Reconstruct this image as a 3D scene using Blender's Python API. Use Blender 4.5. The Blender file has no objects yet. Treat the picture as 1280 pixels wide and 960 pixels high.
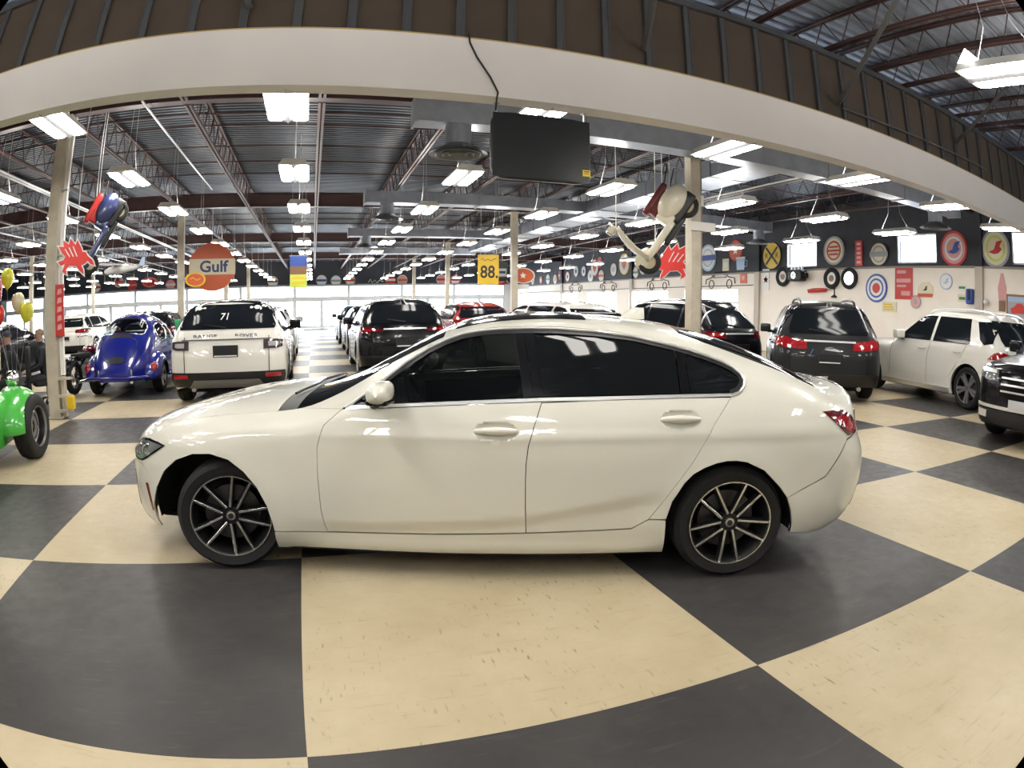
import bpy, bmesh, math, random
import numpy as np
from mathutils import Vector, Matrix, Euler
from mathutils.geometry import delaunay_2d_cdt

random.seed(7)
SC = bpy.context.scene
COL = SC.collection
PI = math.pi
T = 1.8288                      # side of one floor square, 6 ft

# ------------------------------------------------------------------ materials
MATS = {}
def mat(name, col=(.8, .8, .8), rough=.5, metal=0., coat=0., emis=None, es=0., spec=.5, noise=None, alpha=1., trans=0., ior=1.45, bump=None, coat_rough=.03):
    """Principled material; noise=(scale, second colour, amount) mottles the colour, bump=(scale, strength)."""
    if name in MATS: return MATS[name]
    m = bpy.data.materials.new(name); m.use_nodes = True
    nt = m.node_tree; b = nt.nodes['Principled BSDF']
    b.inputs['Base Color'].default_value = (*col, 1)
    b.inputs['Roughness'].default_value = rough
    b.inputs['Metallic'].default_value = metal
    b.inputs['Coat Weight'].default_value = coat
    b.inputs['Coat Roughness'].default_value = coat_rough
    b.inputs['Specular IOR Level'].default_value = spec
    b.inputs['IOR'].default_value = ior
    b.inputs['Alpha'].default_value = alpha
    b.inputs['Transmission Weight'].default_value = trans
    if emis:
        b.inputs['Emission Color'].default_value = (*emis, 1)
        b.inputs['Emission Strength'].default_value = es
    if noise or bump:
        tc = nt.nodes.new('ShaderNodeTexCoord')
    if noise:
        n = nt.nodes.new('ShaderNodeTexNoise'); n.inputs['Scale'].default_value = noise[0]; n.inputs['Detail'].default_value = 6
        nt.links.new(tc.outputs['Object'], n.inputs['Vector'])
        r = nt.nodes.new('ShaderNodeMapRange'); r.inputs[1].default_value = .35; r.inputs[2].default_value = .7; r.inputs[4].default_value = noise[2]
        nt.links.new(n.outputs['Fac'], r.inputs[0])
        x = nt.nodes.new('ShaderNodeMix'); x.data_type = 'RGBA'
        x.inputs[6].default_value = (*col, 1); x.inputs[7].default_value = (*noise[1], 1)
        nt.links.new(r.outputs[0], x.inputs[0]); nt.links.new(x.outputs[2], b.inputs['Base Color'])
    if bump:
        n2 = nt.nodes.new('ShaderNodeTexNoise'); n2.inputs['Scale'].default_value = bump[0]
        nt.links.new(tc.outputs['Object'], n2.inputs['Vector'])
        bp = nt.nodes.new('ShaderNodeBump'); bp.inputs['Strength'].default_value = bump[1]; bp.inputs['Distance'].default_value = .01
        nt.links.new(n2.outputs['Fac'], bp.inputs['Height']); nt.links.new(bp.outputs[0], b.inputs['Normal'])
    MATS[name] = m
    return m

def tint_glass(name, tint, mix):
    """Dark window film: mostly a glossy dark pane, part of the light passes straight through."""
    if name in MATS: return MATS[name]
    m = bpy.data.materials.new(name); m.use_nodes = True
    nt = m.node_tree; b = nt.nodes['Principled BSDF']; out = nt.nodes['Material Output']
    b.inputs['Base Color'].default_value = (.006, .007, .008, 1); b.inputs['Roughness'].default_value = .02
    b.inputs['Specular IOR Level'].default_value = .16
    tr = nt.nodes.new('ShaderNodeBsdfTransparent'); tr.inputs[0].default_value = (*tint, 1)
    mx = nt.nodes.new('ShaderNodeMixShader'); mx.inputs[0].default_value = mix
    nt.links.new(b.outputs[0], mx.inputs[1]); nt.links.new(tr.outputs[0], mx.inputs[2]); nt.links.new(mx.outputs[0], out.inputs[0])
    MATS[name] = m
    return m

# ------------------------------------------------------------------ mesh builder
class MB:
    def __init__(s): s.v = []; s.f = []; s.m = []; s.k = 0; s.M = None
    def add(s, vs, fs):
        o = len(s.v)
        if s.M is not None: vs = [s.M @ Vector(p) for p in vs]
        s.v += [tuple(p) for p in vs]; s.f += [tuple(i + o for i in q) for q in fs]; s.m += [s.k] * len(fs); return s
    def box(s, c, d, rz=0., M=None):
        x, y, z = d[0] / 2, d[1] / 2, d[2] / 2
        vs = [Vector((a * x, b * y, e * z)) for a in (-1, 1) for b in (-1, 1) for e in (-1, 1)]
        R = M if M is not None else Matrix.Rotation(rz, 3, 'Z')
        vs = [R @ p + Vector(c) for p in vs]
        return s.add(vs, [(0, 1, 3, 2), (4, 6, 7, 5), (0, 4, 5, 1), (2, 3, 7, 6), (0, 2, 6, 4), (1, 5, 7, 3)])
    def bbox(s, lo, hi): return s.box([(a + b) / 2 for a, b in zip(lo, hi)], [b - a for a, b in zip(lo, hi)])
    def rbox(s, c, d, r=.02, n=3):
        """box with rounded vertical and horizontal edges (superellipsoid of high order)"""
        vs = []; fs = []; U = 24; V = 13; e = 2. / 7
        sp = lambda w: math.copysign(abs(w) ** e, w)
        for j in range(V):
            ph = -PI / 2 + PI * j / (V - 1)
            for i in range(U):
                th = 2 * PI * i / U + PI / U
                vs.append((c[0] + d[0] / 2 * sp(math.cos(ph)) * sp(math.cos(th)), c[1] + d[1] / 2 * sp(math.cos(ph)) * sp(math.sin(th)), c[2] + d[2] / 2 * sp(math.sin(ph))))
        for j in range(V - 1):
            for i in range(U): fs.append((j * U + i, j * U + (i + 1) % U, (j + 1) * U + (i + 1) % U, (j + 1) * U + i))
        return s.add(vs, fs)
    def tube(s, pts, r, n=8, cap=True, closed=False):
        pts = [Vector(p) for p in pts]; N = len(pts)
        rr = r if isinstance(r, (list, tuple)) else [r] * N
        vs = []; fs = []; up = None
        for i, p in enumerate(pts):
            if closed: t = pts[(i + 1) % N] - pts[i - 1]
            else: t = pts[min(i + 1, N - 1)] - pts[max(i - 1, 0)]
            t = t.normalized() if t.length > 1e-9 else Vector((0, 0, 1))
            if up is None: up = Vector((0, 0, 1)) if abs(t.z) < .9 else Vector((1, 0, 0))
            a = t.cross(up); a = a.normalized() if a.length > 1e-6 else t.orthogonal().normalized()
            b = a.cross(t); up = b
            for k in range(n):
                w = 2 * PI * k / n; vs.append(p + (a * math.cos(w) + b * math.sin(w)) * rr[i])
        for i in range(N if closed else N - 1):
            for k in range(n):
                j = (i + 1) % N
                fs.append((i * n + k, i * n + (k + 1) % n, j * n + (k + 1) % n, j * n + k))
        if cap and not closed: fs += [tuple(range(n - 1, -1, -1)), tuple(range((N - 1) * n, N * n))]
        return s.add(vs, fs)
    def cyl(s, a, b, r, n=16, r2=None): return s.tube([a, b], [r, r if r2 is None else r2], n)
    def lathe(s, prof, n=24, c=(0, 0, 0), ax='z', cap=False):
        vs = []; fs = []; m = len(prof)
        for k in range(n):
            w = 2 * PI * k / n; cw, sw = math.cos(w), math.sin(w)
            for r, h in prof:
                p = {'z': (r * cw, r * sw, h), 'y': (r * cw, h, r * sw), 'x': (h, r * cw, r * sw)}[ax]
                vs.append((p[0] + c[0], p[1] + c[1], p[2] + c[2]))
        for k in range(n):
            j = (k + 1) % n
            for i in range(m - 1): fs.append((k * m + i, j * m + i, j * m + i + 1, k * m + i + 1))
        return s.add(vs, fs)
    def sphere(s, c, r, n=16, m=10, sq=(1, 1, 1)):
        vs = []; fs = []
        for j in range(m + 1):
            ph = -PI / 2 + PI * j / m
            for i in range(n):
                th = 2 * PI * i / n
                vs.append((c[0] + r * sq[0] * math.cos(ph) * math.cos(th), c[1] + r * sq[1] * math.cos(ph) * math.sin(th), c[2] + r * sq[2] * math.sin(ph)))
        for j in range(m):
            for i in range(n): fs.append((j * n + i, j * n + (i + 1) % n, (j + 1) * n + (i + 1) % n, (j + 1) * n + i))
        return s.add(vs, fs)
    def prism(s, poly, h0, h1, ax='z', bev=0.):
        """extrude a 2-D polygon between two heights; ax = axis of extrusion"""
        P = lambda p, h: {'z': (p[0], p[1], h), 'y': (p[0], h, p[1]), 'x': (h, p[0], p[1])}[ax]
        n = len(poly)
        t = delaunay_2d_cdt([Vector(p) for p in poly], [], [list(range(n))], 1, 1e-6)
        tv, tf = t[0], t[2]; m = len(tv)
        vs = [P(p, h0) for p in tv] + [P(p, h1) for p in tv]
        fs = [tuple(reversed(q)) for q in tf] + [tuple(i + m for i in q) for q in tf]
        o = len(vs); vs += [P(p, h0) for p in poly] + [P(p, h1) for p in poly]
        fs += [(o + i, o + (i + 1) % n, o + n + (i + 1) % n, o + n + i) for i in range(n)]
        return s.add(vs, fs)
    def grid(s, G):
        """G: rows of points"""
        R = len(G); C = len(G[0])
        return s.add([p for row in G for p in row], [(i * C + j, i * C + j + 1, (i + 1) * C + j + 1, (i + 1) * C + j) for i in range(R - 1) for j in range(C - 1)])
    def build(s, name, mats, parent=None, smooth=None, label=None):
        me = bpy.data.meshes.new(name); me.from_pydata(s.v, [], s.f)
        for q in (mats if isinstance(mats, (list, tuple)) else [mats]): me.materials.append(q)
        me.polygons.foreach_set('material_index', s.m)
        bm = bmesh.new(); bm.from_mesh(me); bmesh.ops.recalc_face_normals(bm, faces=bm.faces); bm.to_mesh(me); bm.free()
        if smooth is not None:
            me.polygons.foreach_set('use_smooth', [True] * len(me.polygons))
            me.set_sharp_from_angle(angle=math.radians(smooth))
        o = bpy.data.objects.new(name, me); COL.objects.link(o)
        if parent: o.parent = parent
        if label: o['label'] = label
        return o

def tag(o, label=None, cat=None, group=None, kind=None):
    if label: o['label'] = label
    if cat: o['category'] = cat
    if group: o['group'] = group
    if kind: o['kind'] = kind
    return o
def thing(name, label, cat, loc=(0, 0, 0), rz=0., group=None):
    o = bpy.data.objects.new(name, None); COL.objects.link(o); o.empty_display_size = .1
    o.location = loc; o.rotation_euler = (0, 0, rz)
    return tag(o, label, cat, group)
KIDS = {}
def kids(o):
    return [c for c in COL.objects if c.parent is o]
def copy_tree(o, parent=None):
    c = o.copy(); COL.objects.link(c)
    if parent: c.parent = parent
    for ch in kids(o): copy_tree(ch, c)
    return c
def struct(name, mb, mats, smooth=None):
    o = mb.build(name, mats, None, smooth); o['kind'] = 'structure'; return o

def text_mesh(s, size, depth=.004, align='CENTER', shear=0., bold=0.):
    """mesh data of a line of lettering, in the XY plane, centred"""
    cu = bpy.data.curves.new('lettering', 'FONT'); cu.body = s; cu.size = size; cu.extrude = depth / 2; cu.shear = shear; cu.offset = bold
    cu.align_x = align; cu.align_y = 'CENTER'; cu.resolution_u = 3
    o = bpy.data.objects.new('lettering', cu); COL.objects.link(o)
    bpy.context.view_layer.update()
    me = bpy.data.meshes.new_from_object(o.evaluated_get(bpy.context.evaluated_depsgraph_get()))
    bpy.data.objects.remove(o); bpy.data.curves.remove(cu)
    return me
def lettering(s, size, m, parent, M, depth=.004, name='lettering', sx=1., shear=0., bold=0.):
    me = text_mesh(s, size, depth, shear=shear, bold=bold); me.materials.clear(); me.materials.append(m)
    o = bpy.data.objects.new(name, me); COL.objects.link(o)
    if parent: o.parent = parent
    o.matrix_local = M @ Matrix.Diagonal((sx, 1, 1, 1))
    return o
def face(loc, facing, up=(0, 0, 1)):
    """matrix whose local Z looks along `facing`, local Y is up: for flat lettering on upright faces"""
    z = Vector(facing).normalized(); x = Vector(up).cross(z).normalized(); y = z.cross(x)
    M = Matrix((x, y, z)).transposed().to_4x4(); M.translation = Vector(loc); return M
def circle(r, n=24, c=(0, 0)): return [(c[0] + r * math.cos(2 * PI * k / n), c[1] + r * math.sin(2 * PI * k / n)) for k in range(n)]
# ------------------------------------------------------------------ camera (wide fisheye lens)
CAM = Vector((1.97746, -3.56283, 1.46951))
yaw, pitch, roll = 0.31876424, -0.1228415, 0.00516272
f = Vector((math.sin(yaw) * math.cos(pitch), math.cos(yaw) * math.cos(pitch), math.sin(pitch)))
r0 = Vector((math.cos(yaw), -math.sin(yaw), 0)); u0 = r0.cross(f)
rr = r0 * math.cos(roll) + u0 * math.sin(roll); uu = -r0 * math.sin(roll) + u0 * math.cos(roll)
cd = bpy.data.cameras.new('camera'); co = bpy.data.objects.new('camera', cd); COL.objects.link(co)
Mc = Matrix((rr, uu, -f)).transposed().to_4x4(); Mc.translation = CAM; co.matrix_world = Mc
cd.type = 'PANO'; cd.sensor_width = 36; cd.sensor_height = 27; cd.sensor_fit = 'HORIZONTAL'; cd.clip_end = 400; cd.clip_start = .05
LENS = (0.85459072, 0.30851636, -0.63778618, 0.40367633)
q = 1280 / 36 / 700
cy = cd; cd.panorama_type = 'FISHEYE_LENS_POLYNOMIAL'
cy.fisheye_polynomial_k0 = 0
cy.fisheye_polynomial_k1 = -LENS[0] * q; cy.fisheye_polynomial_k2 = -LENS[1] * q ** 2
cy.fisheye_polynomial_k3 = -LENS[2] * q ** 3; cy.fisheye_polynomial_k4 = -LENS[3] * q ** 4
cy.fisheye_fov = 2 * 1.098
SC.camera = co
vs = SC.view_settings; vs.view_transform = 'Standard'; vs.look = 'None'; vs.gamma = 1; vs.use_curve_mapping = False; vs.exposure = 0.12

# ------------------------------------------------------------------ world: bright overcast day outside
w = bpy.data.worlds.new('sky'); SC.world = w; w.use_nodes = True
bg = w.node_tree.nodes['Background']; bg.inputs[0].default_value = (.86, .93, 1, 1); bg.inputs[1].default_value = 12.0

# ------------------------------------------------------------------ floor
XW, YF, XL, YB, ZD, ZF = 18.6, 46.2, -26.0, -11.5, 5.3, 5.85     # right wall, far wall, left wall, wall behind, roof decks (far and near hall)
def floor_mat():
    m = bpy.data.materials.new('checker_vinyl'); m.use_nodes = True; nt = m.node_tree; N = nt.nodes; Lk = nt.links.new
    b = N['Principled BSDF']; tc = N.new('ShaderNodeTexCoord'); sp = N.new('ShaderNodeSeparateXYZ'); Lk(tc.outputs['Object'], sp.inputs[0])
    def math_(op, a, b_=None):
        n = N.new('ShaderNodeMath'); n.operation = op
        for i, x in enumerate((a, b_)):
            if x is None: continue
            if isinstance(x, (int, float)): n.inputs[i].default_value = x
            else: Lk(x, n.inputs[i])
        return n.outputs[0]
    fx = math_('FLOOR', math_('DIVIDE', sp.outputs[0], T)); fy = math_('FLOOR', math_('DIVIDE', sp.outputs[1], T))
    odd = math_('GREATER_THAN', math_('FRACT', math_('MULTIPLY', math_('ADD', fx, fy), .5)), .25)
    def noise(scale, lo, hi, det=6, vec=None):
        n = N.new('ShaderNodeTexNoise'); n.inputs['Scale'].default_value = scale; n.inputs['Detail'].default_value = det; n.inputs['Roughness'].default_value = .62
        Lk(vec if vec is not None else tc.outputs['Object'], n.inputs['Vector'])
        r = N.new('ShaderNodeMapRange'); r.inputs[1].default_value = lo; r.inputs[2].default_value = hi; Lk(n.outputs['Fac'], r.inputs[0]); return r.outputs[0]
    def mix(fac, a, b_):
        n = N.new('ShaderNodeMix'); n.data_type = 'RGBA'
        if isinstance(fac, (int, float)): n.inputs[0].default_value = fac
        else: Lk(fac, n.inputs[0])
        for i, x in ((6, a), (7, b_)):
            if isinstance(x, tuple): n.inputs[i].default_value = (*x, 1)
            else: Lk(x, n.inputs[i])
        return n.outputs[2]
    big = noise(1.3, .35, .7); fine = noise(9, .3, .75)
    light = mix(big, (.41, .34, .215), (.495, .42, .29)); light = mix(math_('MULTIPLY', fine, .35), light, (.42, .34, .22))
    # short dark scuffs from tyres and heels, slanting one way
    mp = N.new('ShaderNodeMapping'); mp.inputs['Rotation'].default_value = (0, 0, .5); mp.inputs['Scale'].default_value = (52, 10, 1); Lk(tc.outputs['Object'], mp.inputs[0])
    sc = math_('MULTIPLY', noise(1., .635, .70, 2, mp.outputs[0]), noise(.9, .44, .58))
    mp2 = N.new('ShaderNodeMapping'); mp2.inputs['Rotation'].default_value = (0, 0, -.15); mp2.inputs['Scale'].default_value = (4, 30, 1); Lk(tc.outputs['Object'], mp2.inputs[0])
    sc2 = math_('MULTIPLY', noise(1., .60, .72, 2, mp2.outputs[0]), .45)
    light = mix(math_('MULTIPLY', sc, .55), light, (.09, .07, .05)); light = mix(math_('MULTIPLY', sc2, .6), light, (.30, .22, .13))
    dark = mix(big, (.042, .039, .039), (.062, .057, .055)); dark = mix(math_('MULTIPLY', noise(5, .55, .8), .5), dark, (.075, .066, .055))
    dark = mix(math_('MULTIPLY', sc2, .5), dark, (.12, .11, .10))
    Lk(mix(odd, light, dark), b.inputs['Base Color'])
    ro = N.new('ShaderNodeMapRange'); ro.inputs[3].default_value = .33; ro.inputs[4].default_value = .50; Lk(fine, ro.inputs[0]); Lk(ro.outputs[0], b.inputs['Roughness'])
    b.inputs['Specular IOR Level'].default_value = .16
    return m
mb = MB(); mb.add([(XL, YB, 0), (XW, YB, 0), (XW, YF, 0), (XL, YF, 0)], [(0, 1, 2, 3)]); mb.bbox((XL, YB, -.2), (XW, YF, -.002))
struct('floor', mb, floor_mat())

# ------------------------------------------------------------------ walls
M_dark = mat('dark_wall_paint', (.016, .018, .026), .6, noise=(3, (.024, .026, .034), 1))
M_beige = mat('beige_wall_paint', (.82, .755, .68), .55, noise=(2, (.78, .715, .64), 1))
M_white = mat('white_trim_paint', (.72, .70, .66), .45)
M_frame = mat('window_frame_metal', (.35, .36, .38), .4, .6)
M_pane = tint_glass('clear_window_pane', (.96, .98, 1), .92)
def wall_with_holes(name, axis, at, u0, u1, z0, z1, holes, mats, zsplit, th=.25):
    """upright wall of thickness th; holes = [(ua, ub, za, zb)]; colour changes at zsplit"""
    us = sorted({u0, u1, *[h[0] for h in holes], *[h[1] for h in holes]}); zs = sorted({z0, z1, zsplit, *[h[2] for h in holes], *[h[3] for h in holes]})
    mb = MB()
    for a, b in zip(us, us[1:]):
        for c, d in zip(zs, zs[1:]):
            mu, mz = (a + b) / 2, (c + d) / 2
            if any(h[0] < mu < h[1] and h[2] < mz < h[3] for h in holes): continue
            mb.k = 0 if mz < zsplit else 1
            if axis == 'x': mb.bbox((at, a, c), (at + th, b, d))
            else: mb.bbox((a, at, c), (b, at + th, d))
    return struct(name, mb, mats)
hi_win = [(y - .81, y + .81, 3.2, 4.1) for y in (13.24, 7.97, 3.45, -1.5, -6.5, 20.5, 27)]
doors_r = [(y - 2.0, y + 2.0, .1, 2.45) for y in (19.0, 24.5, 30.0, 35.5, 41.0)]
wall_with_holes('wall_right', 'x', XW, YB, YF, 0, ZF, hi_win[:5] + doors_r, [M_beige, M_dark], 3.1)
far_holes = [(XL + .6 + 2.16 * i, XL + .6 + 2.16 * i + 2.0, .12, 2.15) for i in range(20)] + [(XL + .6 + 4.32 * i, XL + .6 + 4.32 * i + 4.2, 2.4, 3.3) for i in range(10)]
wall_with_holes('wall_far', 'y', YF, XL, XW, 0, ZD, far_holes, [mat('white_storefront', (.7, .72, .74), .4), mat('far_dark_wall', (.03, .034, .05), .6)], 3.36)
mb = MB(); mb.bbox((XL - .25, YB, 0), (XL, YF, ZF)); struct('wall_left', mb, M_dark)
mb = MB(); mb.bbox((XL, YB - .25, 0), (XW, YB, ZF)); struct('wall_rear', mb, mat('rear_wall_paint', (.56, .52, .46), .6, noise=(.6, (.48, .45, .40), 1)))
k = 0
for (a, b, c, d) in hi_win[:5]:
    k += 1; mb = MB(); t = .05
    mb.bbox((XW + .02, a, c), (XW + .1, a + t, d)); mb.bbox((XW + .02, b - t, c), (XW + .1, b, d)); mb.bbox((XW + .02, a, c), (XW + .1, b, c + t)); mb.bbox((XW + .02, a, d - t), (XW + .1, b, d))
    o = struct('window_%d' % k, mb, mat('white_window_frame', (.8, .82, .85), .4))
    mb = MB(); mb.bbox((XW + .06, a + t, c + t), (XW + .066, b - t, d - t)); mb.build('window_pane', M_pane, o)
for (a, b, c, d) in far_holes:
    k += 1; mb = MB(); t = .05
    mb.bbox((a, YF + .02, c), (a + t, YF + .1, d)); mb.bbox((b - t, YF + .02, c), (b, YF + .1, d)); mb.bbox((a, YF + .02, c), (b, YF + .1, c + t)); mb.bbox((a, YF + .02, d - t), (b, YF + .1, d))
    if d > 3: mb.bbox(((a + b) / 2 - .02, YF + .02, c), ((a + b) / 2 + .02, YF + .1, d))
    o = struct('window_%d' % k, mb, M_frame)
    mb = MB(); mb.bbox((a + t, YF + .06, c + t), (b - t, YF + .066, d - t)); mb.build('window_pane', M_pane, o)
for i, (a, b, c, d) in enumerate(doors_r):
    mb = MB()
    for j in range(5): z = c + (d - c) * j / 4; mb.bbox((XW + .05, a, max(c, z - .04)), (XW + .1, b, min(d, z + .04)))
    for j in range(5): y = a + (b - a) * j / 4; mb.bbox((XW + .05, max(a, y - .03), c), (XW + .1, min(b, y + .03), d))
    o = struct('door_%d' % (i + 1), mb, M_white)
    mb = MB(); mb.bbox((XW + .07, a, c), (XW + .076, b, d)); mb.build('glazed_panel', M_pane, o)
# pilasters and the wooden rail line along the right wall
for i, y in enumerate((5.51, 15.68, 26.15, 35.96)):
    mb = MB(); mb.k = 0; mb.bbox((XW - .1, y - .14, 0), (XW - .001, y + .14, 3.1)); mb.k = 1; mb.bbox((XW - .1, y - .14, 3.1), (XW - .001, y + .14, ZD))
    struct('trim_%d' % (i + 1), mb, [mat('pilaster_paint', (.46, .41, .35), .5), M_dark])
mb = MB(); mb.bbox((XW - .03, 16, 2.56), (XW - .001, 45, 2.6)); struct('trim_9', mb, mat('dark_rail', (.1, .09, .09), .5))
mb = MB(); mb.bbox((XW - .05, YB, 3.06), (XW - .001, YF, 3.12)); struct('trim_5', mb, mat('wall_cap_strip', (.24, .22, .2), .5))
mb = MB(); mb.bbox((XL, YF - .06, 3.32), (XW, YF - .001, 3.42)); struct('trim_6', mb, mat('far_wall_strip', (.3, .32, .36), .5))

# ------------------------------------------------------------------ roof deck, joists, girders
M_deck = mat('galvanised_roof_deck', (.042, .050, .066), .42, .5, noise=(1.5, (.032, .037, .048), 1))
M_red = mat('red_oxide_steel', (.040, .015, .013), .5, noise=(6, (.030, .012, .011), 1))
M_deckf = mat('lit_tone_ribbed_deck', (.40, .43, .49), .32, .7, noise=(1.5, (.28, .31, .36), 1))  # lighter deck copy, light on the near roof put into its colour

def deck(name, y0, y1, zd, m, p, h):
    mb = MB(); prof = []; y = y0
    while y < y1:
        prof += [(y, zd), (y + p * .48, zd), (y + p * .56, zd + h), (y + p * .92, zd + h)]; y += p
    vs = [(XL, a, z) for a, z in prof] + [(XW, a, z) for a, z in prof]; n = len(prof)
    mb.add(vs, [(i, i + 1, n + i + 1, n + i) for i in range(n - 1)]); mb.bbox((XL, y0, zd + h + .01), (XW, y1, zd + h + .1))
    return struct(name, mb, m)
deck('ceiling', 2.6, YF, ZD, M_deck, .16, .045); deck('ceiling', YB, 4.4, ZF, M_deckf, .21, .065)
YCOL = [5.69 + 10.12 * i for i in range(4)]; XCOL = [-23.02, -12.54, -2.16, 8.42]
def joist_mesh(L, zb=4.62, zt=ZD - .03):
    mb = MB()
    for s in (-.035, .035):
        mb.bbox((s - .022, 0, zb), (s + .022, L, zb + .045)); mb.bbox((s - .022, 0, zt - .045), (s + .022, L, zt))
    n = int(L / .62); d = L / n
    for i in range(n):
        mb.tube([(0, i * d, zt - .03), (0, (i + .5) * d, zb + .03), (0, (i + 1) * d, zt - .03)], .013, 5, cap=False)
    return mb
proto = struct('ceiling_joist', joist_mesh(9.9), M_red)
first = True
XJ = [-2.16 + 2.096 * k for k in range(-7, 10)]
for x in XJ:
    for y in YCOL:
        o = proto if first else proto.copy()
        if not first: COL.objects.link(o)
        first = False; o.location = (x, y + .11, 0)
proto = struct('ceiling_joist', joist_mesh(3.2), M_red); proto.location = (XJ[0], 2.4, 0)
for x in XJ[1:]: o = proto.copy(); COL.objects.link(o); o.location = (x, 2.4, 0)
proto = struct('ceiling_joist', joist_mesh(14.4, 5.31, ZF - .01), M_red); proto.location = (-1.3, -10.8, 0)
for x in (-5.8, -3.55, .95, 3.2, 5.3, 7.25, 8.62, 9.72, 10.58, 12.43, 13.12, 14.94, 16.6): o = proto.copy(); COL.objects.link(o); o.location = (x, -10.8, 0)
for i, y in enumerate(YCOL):
    mb = MB(); mb.bbox((XL, y - .1, 4.63), (XW, y + .1, 4.66)); mb.bbox((XL, y - .1, 5.03), (XW, y + .1, 5.06)); mb.bbox((XL, y - .012, 4.66), (XW, y + .012, 5.03))
    struct('ceiling_girder', mb, M_red)
for y in YCOL:
    for d in (2.3, 3.1, 4.8, 6.3, 7.7):
        mb = MB(); mb.cyl((XL, y + d, 5.16), (XW, y + d, 5.16), .022, 6)
        struct('ceiling_bridging', mb, M_red)
M_pipe = mat('white_ceiling_pipe', (.62, .62, .62), .4)
for i, (x, z, y1) in enumerate(((-.66, 4.55, 12.4), (-4.62, 4.45, 44), (-4.86, 4.5, 44), (-9.2, 4.5, 44), (11.9, 4.5, 13))):
    mb = MB(); mb.cyl((x, 5.2, z), (x, y1, z), .024 if i else .018, 8); struct('ceiling_pipe', mb, M_pipe)

# ------------------------------------------------------------------ columns
M_post = mat('cream_column_paint', (.50, .45, .36), .45, noise=(5, (.40, .35, .27), 1))
mb = MB(); mb.bbox((-.1, -.1, 0), (.1, .1, 4.63)); mb.bbox((-.15, -.15, 0), (.15, .15, .02)); mb.bbox((-.14, -.14, 4.6), (.14, .14, 4.63))
post0 = None
for y in YCOL:
    for x in XCOL:
        if post0 is None: post0 = o = struct('column', mb, M_post)
        else: o = post0.copy(); COL.objects.link(o)
        o.location = (x, y, 0)

# ------------------------------------------------------------------ drop beam and sheathed wall above it
mb = MB(); mb.bbox((XL, 2.29, 3.62), (XW, 2.54, 4.24))
struct('beam', mb, mat('white_drywall', (.72, .685, .665), .6, noise=(.8, (.68, .645, .625), 1)))
mb = MB(); mb.bbox((XL, 2.285, 4.236), (XW, 2.6, 4.25)); struct('trim_7', mb, mat('raw_board_edge', (.42, .30, .12), .7))
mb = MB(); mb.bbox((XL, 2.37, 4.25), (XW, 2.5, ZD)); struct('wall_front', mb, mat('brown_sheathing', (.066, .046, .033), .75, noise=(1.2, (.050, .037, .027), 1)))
M_stud = mat('grey_steel_stud', (.075, .077, .083), .45, .4)
stud = None; x = XL + .2
while x < XW - .1:
    if -8 < x:
        if stud is None:
            mb = MB(); mb.bbox((-.045, 2.33, 4.25), (.045, 2.372, ZD)); mb.bbox((-.045, 2.322, 4.25), (-.03, 2.335, ZD)); mb.bbox((.03, 2.322, 4.25), (.045, 2.335, ZD))
            stud = o = struct('wall_stud', mb, M_stud)
        else: o = stud.copy(); COL.objects.link(o)
        o.location = (x, 0, 0)
    x += .55
mb = MB(); mb.bbox((XL, 2.30, ZD - .09), (XW, 2.372, ZD - .005)); struct('trim_8', mb, M_stud)
for x, z, dx, dy in ((5.47, 4.46, -.78, 2.08), (8.67, 4.47, -.78, 2.08), (12.16, 4.73, -.9, 2.0), (1.2, 4.5, -.78, 2.08), (-2.2, 4.5, -.78, 2.08)):
    mb = MB(); mb.tube([(x, 2.31, z), (x + dx, 2.31 - dy, 5.32)], .042, 4); struct('ceiling_brace', mb, mat('dark_angle_steel', (.10, .10, .105), .5, .4))
mb = MB()
for a, b in (((8.75, 4.42), (10.2, 4.44)), ((10.2, 4.44), (13.4, 4.5))): mb.cyl((a[0], 2.3, a[1]), (b[0], 2.3, b[1]), .018, 6)
struct('wall_conduit', mb, mat('dark_conduit', (.07, .07, .075), .5))
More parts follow.
